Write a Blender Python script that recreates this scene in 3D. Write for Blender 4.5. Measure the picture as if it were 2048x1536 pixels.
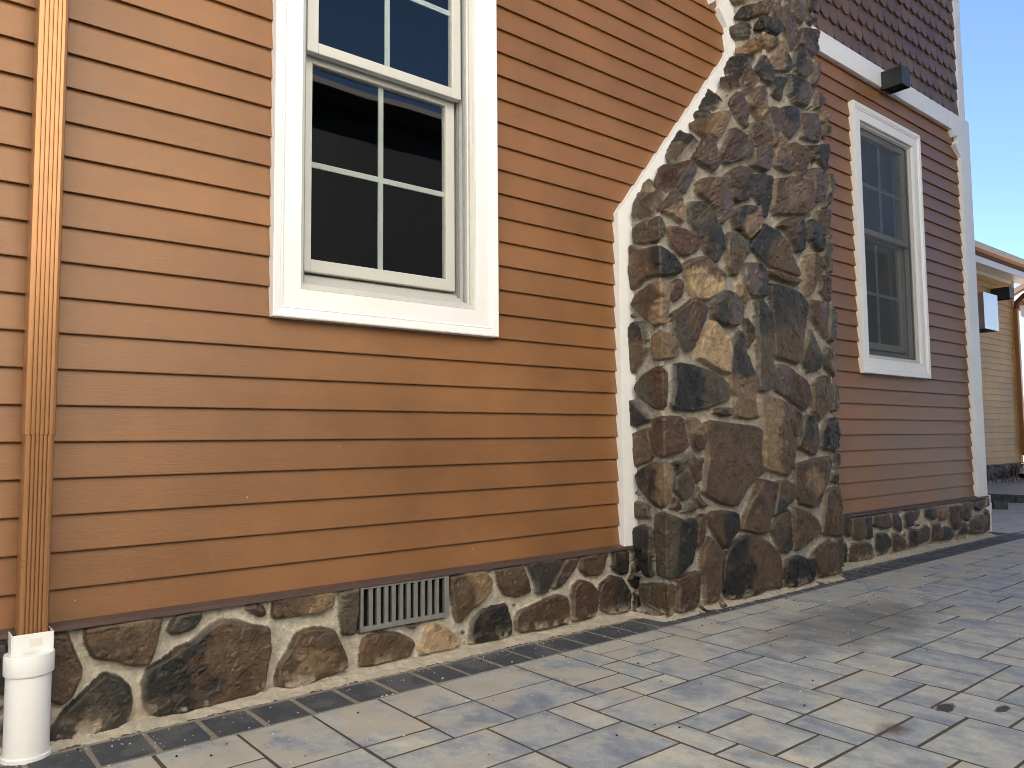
import bpy, bmesh, math, random
import numpy as np
from mathutils import Vector, Matrix, Quaternion

for o in list(bpy.data.objects):
    bpy.data.objects.remove(o, do_unlink=True)
scn = bpy.context.scene
COL = scn.collection
R = math.radians

# ------------------------------------------------------------------ camera
cam_data = bpy.data.cameras.new("camera")
cam = bpy.data.objects.new("camera", cam_data)
COL.objects.link(cam)
cam_data.sensor_fit = 'HORIZONTAL'
cam_data.sensor_width = 36.0
cam_data.lens = 27.24
cam_data.clip_start = 0.02
cam_data.clip_end = 2000.0
right = Vector((0.77386833, -0.63328269, -0.00899085))
up = Vector((-0.03700565, -0.05938313, 0.99754911))
fwd = Vector((0.63226449, 0.77163895, 0.06938976))
cam.matrix_world = Matrix(((right.x, up.x, -fwd.x, 0.0), (right.y, up.y, -fwd.y, -2.5),
                           (right.z, up.z, -fwd.z, 0.815), (0, 0, 0, 1)))
scn.camera = cam

# ------------------------------------------------------------------ sky, sun, exposure
SUN_EL, SUN_ROT = R(36), R(26)
to_sun = Vector((-math.cos(SUN_EL) * math.sin(SUN_ROT), math.cos(SUN_EL) * math.cos(SUN_ROT), math.sin(SUN_EL)))
world = bpy.data.worlds.new("World")
scn.world = world
world.use_nodes = True
wn = world.node_tree
bg = wn.nodes["Background"]
sky = wn.nodes.new("ShaderNodeTexSky")
sky.sky_type = 'NISHITA'
sky.sun_disc = False
sky.sun_elevation = SUN_EL
sky.sun_rotation = SUN_ROT
sky.altitude = 0
sky.air_density = 0.62
sky.dust_density = 0.0
sky.ozone_density = 2.4
wn.links.new(sky.outputs[0], bg.inputs[0])
bg.inputs[1].default_value = 0.05
sun_data = bpy.data.lights.new("sun", 'SUN')
sun_data.energy = 5.0
sun_data.angle = R(0.53)
sun_data.color = (1.0, 0.935, 0.85)
sun = bpy.data.objects.new("sun", sun_data)
COL.objects.link(sun)
sun.rotation_euler = to_sun.to_track_quat('Z', 'Y').to_euler()
sun.location = (-4, 6, 12)
scn.view_settings.view_transform = 'Standard'
scn.view_settings.look = 'None'
scn.view_settings.exposure = 2.5
scn.view_settings.gamma = 1.0
scn.cycles.use_denoising = True
scn.cycles.max_bounces = 10
scn.cycles.diffuse_bounces = 5
scn.cycles.transparent_max_bounces = 16
scn.cycles.sample_clamp_indirect = 8.0
scn.cycles.pixel_filter_type = 'BLACKMAN_HARRIS'
scn.cycles.filter_width = 0.95
CHIMNEY_STONES = """
b -217,824 -139,848 -89,857 -77,710 -203,670
kt:r -190,638 -152,667 -87,696 -9,698 36,688 58,657 45,543 29,502 -69,494 -123,533 -171,586
b -201,520 -108,503 -102,440 -201,433
k -196,396 -151,409 -83,396 -85,330 -95,257 -93,185 -133,174 -172,230 -194,319
gk:r -73,469 -7,477 65,458 141,434 212,439 214,355 204,283 182,230 132,206 55,176 -1,183 -69,188 -75,271
r 225,441 296,454 279,400 265,314 244,300 216,306
bk:r 322,440 364,459 449,454 558,440 567,390 554,352 491,306 446,269 400,314 350,375 325,408
b 269,289 306,323 328,343 368,311 413,262 399,175 387,39 284,41 272,128 251,223
gb:r -178,137 -118,149 -9,158 68,151 61,95 54,17 12,14 -82,32 -160,49 -176,89
r 74,177 132,194 245,193 236,102 223,31 106,18 73,35 81,122
bk:l 423,135 444,234 507,298 598,322 689,315 795,285 890,236 924,184 933,115 940,21 829,39 744,20 593,17 472,30 426,71
b 577,357 614,426 676,509 751,586 800,591 897,569 866,464 825,384 809,318 713,322 621,343
bd:b 917,582 987,583 1050,559 1053,502 1045,467 952,424 862,395 878,449 901,524
gd:b 841,342 925,405 1029,426 1035,313 1035,215 989,195 926,211 892,263
b 1055,431 1108,428 1201,400 1282,358 1327,296 1246,252 1148,218 1067,198 1048,312
k 953,140 974,169 1079,179 1158,160 1223,117 1254,64 1231,23 1016,18 960,43
b 1212,154 1299,204 1409,230 1466,210 1482,127 1505,31 1302,40 1263,91
g 1482,231 1573,231 1545,120 1531,24 1513,48 1494,133
b 1391,484 1436,512 1534,523 1548,408 1563,300 1554,240 1447,249 1339,273 1350,317 1370,396
bt:c 1083,658 1178,673 1333,688 1450,700 1469,647 1432,557 1378,507 1329,429 1272,418 1123,448 1099,493 1084,572
g 1472,593 1540,599 1536,549 1469,548
gr:r -183,1053 -132,1100 -75,1127 -19,1135 32,1117 50,1069 40,946 -41,935 -80,949 -160,1002
gk:l 91,1145 169,1158 249,1147 362,1133 458,1105 511,1074 513,995 430,973 323,945 240,931 102,932 74,953 92,1046
k -210,998 -168,977 -120,931 -93,900 -106,882 -197,861 -213,890
r -70,887 -57,905 25,907 130,905 143,855 168,763 114,739 -8,720 -62,725 -72,795
tr:b 169,899 239,906 274,881 288,849 300,786 288,748 252,742 214,787 197,855
b 385,927 418,950 528,958 532,915 449,911
b 309,875 362,891 535,876 772,860 760,754 767,658 777,624 632,556 572,493 538,469 408,496 285,547 298,603 322,697 316,792
td:u 556,1297 627,1350 649,1325 657,1257 713,1198 739,1138 748,1069 748,966 775,904 685,897 559,909 545,969 564,1009 532,1048 519,1114 535,1208
gd:u 760,1515 821,1521 910,1430 892,1244 888,1060 825,1044 765,1049 765,1167 767,1306 754,1409
bd:u 885,1621 1037,1625 1198,1603 1271,1550 1234,1415 1214,1316 1165,1198 1039,1217 936,1229 928,1318 907,1487
rp:l 893,1145 946,1190 1038,1199 1128,1156 1222,1123 1261,1087 1276,998 1210,945 1103,980 1027,1022 938,1047 902,1089
bt:l 769,1015 886,1021 999,999 1103,973 1161,937 1151,879 1106,806 1093,713 1069,642 1027,601 913,619 803,643 796,733 784,856 771,939
rd:u 1129,755 1163,850 1195,923 1265,931 1317,872 1348,797 1336,730 1277,702 1169,733
b 1282,1088 1379,1145 1454,1156 1487,1095 1487,1003 1423,933 1347,895 1294,946 1285,1021
k 1364,827 1405,888 1526,919 1559,850 1551,742 1482,724 1380,737
gd:b 1201,1226 1235,1318 1290,1412 1336,1355 1396,1275 1406,1215 1353,1181 1252,1162
pr:l 1278,1553 1338,1582 1469,1581 1478,1488 1461,1362 1384,1418 1302,1479
g 1490,1551 1542,1541 1561,1385 1543,1353 1476,1355 1475,1456
gt:r 1451,1317 1541,1315 1544,1253 1567,1161 1543,1144 1442,1201 1417,1261
g 1510,1112 1562,1090 1571,1005 1551,950 1498,949 1501,1019
t -67,1281 -15,1297 77,1293 119,1258 146,1198 92,1173 -26,1160 -74,1170 -76,1226
bk:u -210,1323 -167,1356 -117,1344 -95,1284 -92,1216 -131,1163 -182,1110 -206,1143 -212,1252
gr:r 80,1378 139,1403 221,1462 303,1458 338,1422 314,1355 275,1294 242,1227 186,1208 139,1264 92,1323
L 272,1218 295,1278 372,1362 405,1378 447,1349 527,1275 514,1121 448,1131 353,1159 276,1187
dp:r 365,1445 431,1478 523,1542 567,1533 633,1472 636,1417 593,1366 514,1356 448,1370 395,1395
db:b 651,1412 689,1415 746,1365 749,1309 692,1257 671,1311
rt:r -186,1440 -147,1485 -64,1523 0,1525 56,1513 64,1464 55,1363 40,1325 -46,1321 -125,1374
r 74,1477 95,1530 145,1555 183,1522 176,1476 111,1438
Lb:u 177,1623 239,1658 333,1684 386,1665 428,1637 492,1612 468,1569 444,1519 345,1469 262,1466 223,1501 185,1560
pd:r 661,1682 704,1706 801,1716 848,1679 864,1617 872,1546 791,1537 707,1535 662,1585
t 622,1587 650,1584 666,1551 712,1525 657,1474 612,1518
bk:r -187,1730 -116,1693 -19,1687 52,1675 109,1646 151,1594 146,1574 29,1547 -71,1549 -112,1543 -163,1513 -196,1512 -198,1635
g -180,1806 -129,1821 -31,1827 19,1827 47,1794 50,1738 -3,1708 -116,1716 -178,1735
r 65,1772 85,1794 174,1796 275,1793 315,1747 303,1713 209,1666 149,1670 92,1706
gd:b 155,1907 155,1938 205,1953 295,1946 372,1906 455,1859 501,1803 504,1742 440,1666 407,1668 346,1725 296,1790 231,1846
bg:u 519,1813 544,1845 596,1851 663,1822 721,1803 706,1744 656,1703 631,1665 618,1628 560,1621 528,1658 509,1730
td:l 518,1912 496,1974 564,2005 659,2009 749,1951 774,1897 734,1830 675,1838 588,1861
bd:l 726,1797 781,1857 777,1940 821,1932 922,1918 1050,1873 1129,1813 1192,1724 1196,1687 1068,1701 913,1709 815,1746
b 874,1697 963,1694 1067,1686 1202,1673 1173,1643 999,1648 898,1664
bp:r 128,2034 144,2079 251,2107 314,2072 412,2021 473,1960 471,1866 433,1871 350,1933 247,1966 165,1995
bd:r 273,2121 298,2161 344,2204 417,2202 506,2137 569,2074 541,2034 487,2000 427,2016 342,2071
d 474,2147 481,2183 526,2204 627,2212 710,2108 798,1983 729,1969 662,2036 552,2096
bt:c 690,2157 676,2207 777,2247 971,2268 1056,2189 1125,2102 1095,2059 929,2024 838,2005 776,2035
p 906,2323 947,2353 1053,2332 1142,2258 1181,2171 1143,2143 1075,2175 968,2272
g 1080,2340 1148,2347 1271,2162 1228,2134 1168,2244
b 1175,2076 1206,2120 1284,2127 1367,2041 1392,1962 1302,1981 1225,2022
bd:r 899,1947 930,1989 1012,2023 1084,2020 1195,1934 1250,1847 1185,1829 1074,1894 990,1931
d 1139,2013 1163,2045 1269,2003 1385,1933 1422,1867 1337,1880 1225,1931
bt:l 1236,1768 1283,1828 1402,1855 1440,1796 1421,1731 1340,1621 1281,1591 1243,1655
g 1397,1917 1450,1936 1532,1824 1484,1778 1448,1797
b 1433,1701 1481,1742 1541,1730 1546,1589 1471,1596 1414,1637
rp:r -164,2041 -177,2103 -163,2146 -21,2150 32,2137 79,2102 87,2033 111,1975 48,1973 -15,1998 -111,2001
tb:l -37,1860 -47,1909 -9,1994 77,1959 189,1867 185,1817 113,1844 31,1849
g -176,1853 -197,1921 -205,1979 -119,1965 -60,1975 -47,1909 -36,1852 -91,1845
b -207,1969 -225,2022 -209,2070 -194,2069 -161,2016 -161,1988 -175,1974
gk:u -196,2203 -228,2281 -232,2339 -190,2359 -104,2325 -67,2291 -76,2259 -89,2219 -108,2181 -148,2161
bp:r -41,2167 -26,2210 -26,2255 -23,2304 1,2295 81,2259 153,2210 203,2150 193,2123 108,2134 19,2153
bt:r -193,2419 -166,2456 -102,2472 -17,2451 31,2465 64,2433 82,2361 79,2294 15,2309 -63,2330 -141,2377
k -224,2525 -236,2609 -236,2644 -187,2655 -111,2602 -102,2537 -158,2524
d -216,2472 -194,2501 -149,2509 -110,2503 -106,2479 -175,2471
pr:l 158,2221 135,2265 132,2325 125,2391 168,2388 256,2364 337,2325 359,2289 351,2256 298,2220 267,2192 217,2188
bp:b 217,2447 241,2461 304,2481 377,2445 442,2383 519,2325 568,2259 569,2227 492,2222 420,2223 366,2307 284,2372
rp:r -29,2521 -22,2567 5,2596 57,2593 120,2550 181,2495 228,2434 224,2417 166,2441 82,2477 38,2489
bt:r 117,2571 107,2635 121,2680 162,2684 208,2655 238,2609 285,2569 302,2520 284,2497 222,2520 152,2545
bp:b 307,2532 289,2582 314,2608 363,2603 426,2573 463,2528 478,2460 507,2386 493,2376 408,2454
pd:u 401,2604 401,2633 447,2655 528,2655 605,2599 635,2562 632,2474 593,2473 535,2495 456,2555
pb:l 575,2647 637,2675 719,2691 782,2633 872,2542 872,2519 772,2506 700,2501 638,2568
t 743,2693 748,2731 803,2719 844,2678 831,2649 785,2652
b 822,2616 838,2640 901,2617 921,2581 878,2556
d 876,2461 864,2498 948,2530 1008,2465 1088,2370 1080,2357 1014,2385 948,2413
tp:b 546,2338 527,2381 514,2454 545,2453 606,2416 682,2371 762,2322 791,2286 752,2265 680,2267 621,2273
b 634,2402 647,2456 693,2448 761,2445 829,2424 858,2365 897,2286 875,2261 829,2279 751,2335
kg:r -186,3159 -149,3202 -103,3208 -39,3193 14,3180 22,3125 -18,3112 -81,3122 -116,3120 -181,3146
d -196,3082 -183,3099 -131,3108 -97,3098 -104,3042 -114,3020 -195,3031
kd:r -76,3040 -68,3076 -33,3097 32,3102 101,3099 161,3075 160,3048 112,3022 35,3024 -35,3022
t -185,2941 -177,2974 -121,2987 -56,2996 -7,2997 9,2966 15,2929 -49,2922 -103,2921
pt:l 4,3000 94,2994 125,2996 92,2958 60,2921 24,2932
b 21,3169 3,3189 61,3210 75,3184 72,3129 29,3123
p 83,3187 107,3214 224,3197 304,3174 341,3113 341,3048 293,2996 254,3020 217,3071 163,3103 118,3137
p 227,3248 254,3290 380,3336 402,3283 432,3223 396,3182 330,3197 266,3216
dp:b 349,3111 368,3150 490,3186 513,3147 549,3097 541,3047 488,3035 419,3027 354,3052
b 503,3195 552,3207 562,3163 541,3113 518,3158
td:r 90,2867 82,2919 158,3011 188,2985 233,2940 287,2895 296,2874 255,2845 163,2814 105,2838
dp:r 280,2918 300,2980 336,3028 385,3025 442,2982 473,2936 447,2892 412,2862 330,2882
dp:b -2,2772 8,2820 11,2881 93,2844 182,2786 209,2748 199,2722 119,2737 46,2754
k -210,2790 -229,2866 -199,2910 -138,2913 -74,2905 -53,2858 -74,2815 -132,2804 -189,2797
d -166,2697 -179,2744 -104,2754 -25,2777 -5,2767 -12,2702 -30,2665 -109,2675
bt:r -17,2659 -18,2756 25,2728 83,2700 85,2654 73,2606 32,2623
d 228,2733 211,2792 282,2801 330,2731 374,2671 325,2670 256,2679
dp:r 285,2827 296,2844 380,2840 484,2845 550,2783 602,2698 507,2682 447,2696 378,2731
p 490,2936 502,2992 542,2999 544,2905 580,2844 524,2860
bp:r 634,2765 612,2813 642,2842 700,2820 721,2777 716,2727 679,2719
b -202,3281 -112,3239 -133,3222 -188,3233
d 467,3363 556,3396 542,3319 515,3304 481,3321
"""

SKIRT_STONES = """
d 249,273 255,290 287,289 292,152 252,160
b 347,296 428,290 441,248 464,184 465,166 441,115 421,97 392,112 352,139
b 470,295 676,299 668,248 650,183 632,162 582,176 532,195 489,212 471,253
d 689,255 701,283 725,299 784,300 790,279 765,247 731,238 701,240
bk:l 622,115 637,156 679,172 722,199 761,213 806,246 852,267 900,252 943,230 1005,214 1009,149 995,77 988,25 957,13 851,8 780,3 701,8 663,12 635,40 623,81
dg:c 383,11 394,40 433,90 482,134 524,166 556,148 592,112 598,77 590,27 563,4 503,-9 436,-2 387,8
bt:c 1024,50 1035,91 1063,129 1092,179 1128,192 1189,185 1226,168 1252,118 1278,56 1278,39 1190,22 1118,4 1070,8 1024,28
r 918,286 953,297 981,283 993,259 976,251 943,267
bt:r 1009,306 1032,313 1188,315 1229,293 1226,248 1176,232 1068,235 1013,240
g 1248,288 1271,299 1321,302 1318,213 1308,140 1259,148 1249,206
b 1329,81 1339,126 1394,135 1472,123 1530,94 1552,66 1530,26 1457,27 1373,19 1326,28
L 1567,45 1590,110 1621,127 1675,115 1723,75 1755,31 1715,19 1620,23 1575,24
bt:r 1704,292 1781,303 1866,297 1900,262 1900,215 1848,175 1797,149 1756,109 1731,119 1715,187 1704,253
k 1796,57 1805,115 1839,143 1925,154 1983,149 2005,91 2009,28 1968,21 1872,17 1796,21
b 1927,293 1971,298 2063,295 2081,255 2108,181 2033,170 1979,184 1944,223
d 2091,296 2129,309 2276,301 2255,256 2225,216 2194,169 2146,169 2128,228
rd:b 2276,276 2307,298 2379,294 2368,258 2315,212 2264,175 2224,180 2245,228
b 2023,88 2042,113 2155,132 2254,154 2314,132 2327,27 2221,22 2068,26 2027,46
b 2390,293 2465,301 2565,298 2552,253 2518,203 2431,206 2394,240
r 2339,99 2346,172 2388,200 2462,172 2499,129 2486,33 2374,27 2348,31
rd:r 2505,129 2522,165 2585,192 2653,172 2710,102 2702,24 2591,17 2519,43
k 2598,272 2599,295 2698,297 2702,245 2695,191 2642,189 2597,217
d 4666,301 4762,300 4752,178 4729,172 4665,208
b 4773,299 4924,300 4917,209 4888,144 4818,150 4764,188
d 4935,294 5014,297 5021,241 5031,142 4970,142 4925,163 4942,230
b 5038,295 5264,294 5291,245 5292,185 5172,192 5050,222
d 5322,290 5388,292 5450,239 5462,153 5428,150 5326,194
d 5479,262 5502,285 5606,293 5620,221 5623,177 5511,174
g 5651,287 5719,286 5728,238 5668,205 5641,219
d 5806,283 5986,285 5992,207 5945,191 5830,231
t 6008,277 6204,278 6177,180 6082,177 6026,230
r 6227,270 6484,274 6420,162 6395,97 6296,98 6223,170
b 6504,273 6676,283 6627,168 6553,139 6476,179
d 6694,282 6894,285 6893,210 6810,201 6705,232
d 5070,174 5220,167 5292,113 5288,72 5246,35 5107,25 5062,76
b 4735,113 4771,132 4946,133 5016,109 5044,14 4877,15 4728,20
d 4672,163 4703,127 4695,29 4651,28
b 5309,148 5375,151 5477,103 5498,34 5310,23
d 5531,160 5677,151 5685,97 5693,34 5539,36
g 5711,139 5824,174 5895,143 5878,55 5708,39
b 5912,167 6050,173 6088,95 6067,45 5883,36
k 6106,120 6187,133 6263,94 6289,38 6082,37
d 6373,51 6432,127 6518,135 6545,71 6507,47
b 6572,151 6880,179 6938,125 6916,26 6593,39
"""
rng = random.Random(11)
NP = np.random.default_rng(5)

# ------------------------------------------------------------------ helpers
def put(o, parent=None):
    COL.objects.link(o)
    if parent is not None:
        o.parent = parent
    return o

def tag(o, label=None, cat=None, group=None, kind=None):
    if label: o["label"] = label
    if cat: o["category"] = cat
    if group: o["group"] = group
    if kind: o["kind"] = kind
    return o

def empty(name, loc=(0, 0, 0), rz=0.0):
    o = bpy.data.objects.new(name, None)
    o.empty_display_size = 0.1
    o.location = loc
    o.rotation_euler = (0, 0, rz)
    return put(o)

class MB:
    """collects faces and links them as one mesh object"""
    def __init__(self):
        self.v, self.f, self.m, self.t = [], [], [], []
    def face(self, pts, mat=0, tint=1.0):
        n = len(self.v)
        self.v += [tuple(p) for p in pts]
        self.f.append(tuple(range(n, n + len(pts))))
        self.m.append(mat); self.t.append(tint)
    def box(self, x0, x1, y0, y1, z0, z1, mat=0, tint=1.0):
        n = len(self.v)
        self.v += [(x, y, z) for z in (z0, z1) for y in (y0, y1) for x in (x0, x1)]
        for q in ((0, 2, 3, 1), (4, 5, 7, 6), (0, 1, 5, 4), (2, 6, 7, 3), (0, 4, 6, 2), (1, 3, 7, 5)):
            self.f.append(tuple(n + i for i in q)); self.m.append(mat); self.t.append(tint)
    def prism(self, poly, fn, d0, d1, mat=0, tint=1.0):
        """poly: 2-d outline; fn(a, b, d) -> xyz; extruded from d0 to d1"""
        n, k = len(self.v), len(poly)
        self.v += [tuple(fn(a, b, d0)) for a, b in poly] + [tuple(fn(a, b, d1)) for a, b in poly]
        self.f.append(tuple(range(n, n + k))); self.f.append(tuple(range(n + 2 * k - 1, n + k - 1, -1)))
        self.m += [mat, mat]; self.t += [tint, tint]
        for i in range(k):
            j = (i + 1) % k
            self.f.append((n + j, n + i, n + k + i, n + k + j)); self.m.append(mat); self.t.append(tint)
    def tube(self, path, rad, seg=20, mat=0, cap=True):
        """rad: number or list; rings round a path of points"""
        pts = [Vector(p) for p in path]
        n0 = len(self.v)
        ref = None
        for i, p in enumerate(pts):
            d = (pts[min(i + 1, len(pts) - 1)] - pts[max(i - 1, 0)]).normalized()
            a = d.cross(Vector((0, 0, 1))) if abs(d.z) < 0.9 else d.cross(Vector((0, 1, 0)))
            a.normalize(); b = d.cross(a)
            r = rad[i] if isinstance(rad, (list, tuple)) else rad
            for k in range(seg):
                t = 2 * math.pi * k / seg
                self.v.append(tuple(p + a * (r * math.cos(t)) + b * (r * math.sin(t))))
        for i in range(len(pts) - 1):
            for k in range(seg):
                k2 = (k + 1) % seg
                self.f.append((n0 + i * seg + k, n0 + i * seg + k2, n0 + (i + 1) * seg + k2, n0 + (i + 1) * seg + k))
                self.m.append(mat); self.t.append(1.0)
        if cap:
            self.f.append(tuple(n0 + k for k in range(seg - 1, -1, -1)))
            e = n0 + (len(pts) - 1) * seg
            self.f.append(tuple(e + k for k in range(seg)))
            self.m += [mat, mat]; self.t += [1.0, 1.0]
    def build(self, name, mats, parent=None, bevel=0.0, smooth=False, segs=2):
        me = bpy.data.meshes.new(name)
        me.from_pydata(self.v, [], self.f)
        mats = mats if isinstance(mats, (list, tuple)) else [mats]
        for m in mats: me.materials.append(m)
        me.polygons.foreach_set("material_index", self.m)
        at = me.attributes.new("tint", 'FLOAT', 'FACE')
        at.data.foreach_set("value", self.t)
        bm = bmesh.new(); bm.from_mesh(me)
        bmesh.ops.recalc_face_normals(bm, faces=bm.faces)
        bm.to_mesh(me); bm.free()
        if smooth:
            me.polygons.foreach_set("use_smooth", [True] * len(me.polygons))
            try: me.set_sharp_from_angle(angle=R(35))
            except Exception: pass
        o = bpy.data.objects.new(name, me)
        if bevel:
            b = o.modifiers.new("bevel", 'BEVEL')
            b.width = bevel; b.segments = segs; b.limit_method = 'ANGLE'; b.angle_limit = R(40)
            b.harden_normals = False
        return put(o, parent)

# ------------------------------------------------------------------ materials
def new_mat(name):
    m = bpy.data.materials.new(name); m.use_nodes = True
    nt = m.node_tree
    return m, nt, nt.nodes["Principled BSDF"]
def N(nt, kind, **kw):
    n = nt.nodes.new(kind)
    for k, v in kw.items():
        if k.startswith("i_"):
            key = k[2:]
            n.inputs[int(key) if key.isdigit() else key.replace("_", " ")].default_value = v
        else: setattr(n, k, v)
    return n
def L(nt, a, b): nt.links.new(a, b)
def ocoord(nt, scale=(1, 1, 1), kind="Object"):
    tc = N(nt, "ShaderNodeTexCoord"); mp = N(nt, "ShaderNodeMapping")
    mp.inputs["Scale"].default_value = scale
    L(nt, tc.outputs[kind], mp.inputs["Vector"])
    return mp.outputs[0]
def noise(nt, vec, scale, detail=4.0, rough=0.55):
    n = N(nt, "ShaderNodeTexNoise")
    n.inputs["Scale"].default_value = scale; n.inputs["Detail"].default_value = detail
    n.inputs["Roughness"].default_value = rough
    L(nt, vec, n.inputs["Vector"])
    return n.outputs["Fac"]
def ramp(nt, fac, stops):
    r = N(nt, "ShaderNodeValToRGB")
    e = r.color_ramp.elements
    e[0].position, e[0].color = stops[0][0], (*stops[0][1], 1)
    e[1].position, e[1].color = stops[-1][0], (*stops[-1][1], 1)
    for p, c in stops[1:-1]:
        q = e.new(p); q.color = (*c, 1)
    L(nt, fac, r.inputs[0])
    return r.outputs[0]
def mixc(nt, fac, a, b, blend='MIX'):
    m = N(nt, "ShaderNodeMix", data_type='RGBA', blend_type=blend)
    for s, v in ((m.inputs[0], fac), (m.inputs[6], a), (m.inputs[7], b)):
        if hasattr(v, "node"): L(nt, v, s)
        elif isinstance(v, (int, float)): s.default_value = v
        else: s.default_value = (*v, 1)
    return m.outputs[2]
def mapr(nt, v, a, b, c=0.0, d=1.0):
    m = N(nt, "ShaderNodeMapRange")
    L(nt, v, m.inputs[0])
    for i, x in enumerate((a, b, c, d)): m.inputs[i + 1].default_value = x
    return m.outputs[0]
def math_(nt, op, a, b=0.0):
    m = N(nt, "ShaderNodeMath", operation=op)
    for s, v in ((m.inputs[0], a), (m.inputs[1], b)):
        if hasattr(v, "node"): L(nt, v, s)
        else: s.default_value = v
    return m.outputs[0]
def bump(nt, h, strength, dist, bs):
    b = N(nt, "ShaderNodeBump")
    b.inputs["Strength"].default_value = strength; b.inputs["Distance"].default_value = dist
    L(nt, h, b.inputs["Height"]); L(nt, b.outputs[0], bs.inputs["Normal"])

def siding_mat(name, base, rough=0.44, specks=True, vary=0.20):
    m, nt, bs = new_mat(name)
    v = ocoord(nt)
    grain = noise(nt, ocoord(nt, (2.5, 60, 60)), 6.0, 5.0, 0.6)
    cloud = noise(nt, v, 1.7, 4.0)
    at = N(nt, "ShaderNodeAttribute", attribute_name="tint")
    d = tuple(c * (1 - vary) for c in base); l = tuple(min(1, c * (1 + vary)) for c in base)
    c = ramp(nt, cloud, [(0.3, d), (0.7, l)])
    c = mixc(nt, 0.10, c, grain, 'OVERLAY')
    c = mixc(nt, 1.0, c, at.outputs["Fac"], 'MULTIPLY')
    if specks:
        vo = N(nt, "ShaderNodeTexVoronoi"); vo.inputs["Scale"].default_value = 22.0
        vo.inputs["Randomness"].default_value = 1.0
        L(nt, v, vo.inputs["Vector"])
        sz = mapr(nt, noise(nt, v, 9.0, 1.0), 0.42, 0.75, 0.0, 0.085)
        low = N(nt, "ShaderNodeSeparateXYZ"); L(nt, v, low.inputs[0])
        fall = mapr(nt, low.outputs[2], 0.3, 1.2, 1.0, 0.25)
        sp = math_(nt, 'LESS_THAN', vo.outputs["Distance"], math_(nt, 'MULTIPLY', sz, fall))
        c = mixc(nt, sp, c, (0.62, 0.55, 0.46))
        smear = mapr(nt, noise(nt, ocoord(nt, (0.7, 1, 2.2)), 3.6, 6.0, 0.65), 0.55, 0.78, 0.0, 0.30)
        c = mixc(nt, smear, c, tuple(x * 0.55 for x in base))
    L(nt, c, bs.inputs["Base Color"])
    L(nt, mapr(nt, cloud, 0.2, 0.8, rough - 0.06, rough + 0.08), bs.inputs["Roughness"])
    bs.inputs["Specular IOR Level"].default_value = 0.5
    bump(nt, grain, 0.25, 0.002, bs)
    return m

def paint_mat(name, base, rough=0.4, dirt=0.12, bumpy=0.05):
    m, nt, bs = new_mat(name)
    v = ocoord(nt)
    n1 = noise(nt, v, 4.0, 6.0, 0.6)
    c = mixc(nt, mapr(nt, n1, 0.45, 0.8, 0.0, dirt), base, tuple(x * f for x, f in zip(base, (0.62, 0.56, 0.46))))
    L(nt, c, bs.inputs["Base Color"])
    L(nt, mapr(nt, n1, 0.2, 0.8, rough - 0.05, rough + 0.1), bs.inputs["Roughness"])
    if bumpy: bump(nt, noise(nt, v, 60.0, 3.0), bumpy, 0.002, bs)
    return m

def metal_mat(name, base, rough, metallic=0.6, dirt=0.3):
    m, nt, bs = new_mat(name)
    v = ocoord(nt)
    n1 = noise(nt, v, 14.0, 6.0, 0.65)
    c = mixc(nt, mapr(nt, n1, 0.4, 0.8, 0.0, dirt), base, tuple(x * 0.5 for x in base))
    L(nt, c, bs.inputs["Base Color"])
    bs.inputs["Metallic"].default_value = metallic
    L(nt, mapr(nt, n1, 0.2, 0.8, rough - 0.06, rough + 0.12), bs.inputs["Roughness"])
    return m

def stone_mat():
    m, nt, bs = new_mat("stone_and_mortar")
    at = N(nt, "ShaderNodeAttribute", attribute_name="stone_colour")
    v = ocoord(nt)
    fine = noise(nt, v, 130.0, 6.0, 0.7)
    med = noise(nt, v, 38.0, 6.0, 0.65)
    c = mixc(nt, 1.0, at.outputs["Color"], ramp(nt, med, [(0.25, (0.62, 0.62, 0.64)), (0.75, (1.35, 1.3, 1.24))]), 'MULTIPLY')
    c = mixc(nt, 1.0, c, ramp(nt, fine, [(0.3, (0.8, 0.8, 0.8)), (0.7, (1.2, 1.2, 1.2))]), 'MULTIPLY')
    L(nt, c, bs.inputs["Base Color"])
    L(nt, at.outputs["Alpha"], bs.inputs["Roughness"])
    bs.inputs["Specular IOR Level"].default_value = 0.5
    h = math_(nt, 'ADD', math_(nt, 'MULTIPLY', fine, 0.5), med)
    bump(nt, h, 0.8, 0.006, bs)
    return m

def glass_mat(name, base=0.06, tint=(0.82, 0.88, 0.86), wavy=True):
    m = bpy.data.materials.new(name); m.use_nodes = True
    nt = m.node_tree; nt.nodes.remove(nt.nodes["Principled BSDF"])
    out = nt.nodes["Material Output"]
    tr = N(nt, "ShaderNodeBsdfTransparent"); tr.inputs[0].default_value = (*tint, 1)
    gl = N(nt, "ShaderNodeBsdfGlossy"); gl.inputs["Roughness"].default_value = 0.015
    lw = N(nt, "ShaderNodeLayerWeight"); lw.inputs[0].default_value = 0.5
    r = math_(nt, 'ADD', math_(nt, 'MULTIPLY', math_(nt, 'POWER', lw.outputs["Facing"], 5.0), 0.8), base)
    mx = N(nt, "ShaderNodeMixShader")
    L(nt, r, mx.inputs[0]); L(nt, tr.outputs[0], mx.inputs[1]); L(nt, gl.outputs[0], mx.inputs[2])
    L(nt, mx.outputs[0], out.inputs[0])
    if wavy:
        b = N(nt, "ShaderNodeBump"); b.inputs["Strength"].default_value = 0.010; b.inputs["Distance"].default_value = 0.05
        L(nt, noise(nt, ocoord(nt), 3.0, 1.0), b.inputs["Height"]); L(nt, b.outputs[0], gl.inputs["Normal"])
    return m

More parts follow.
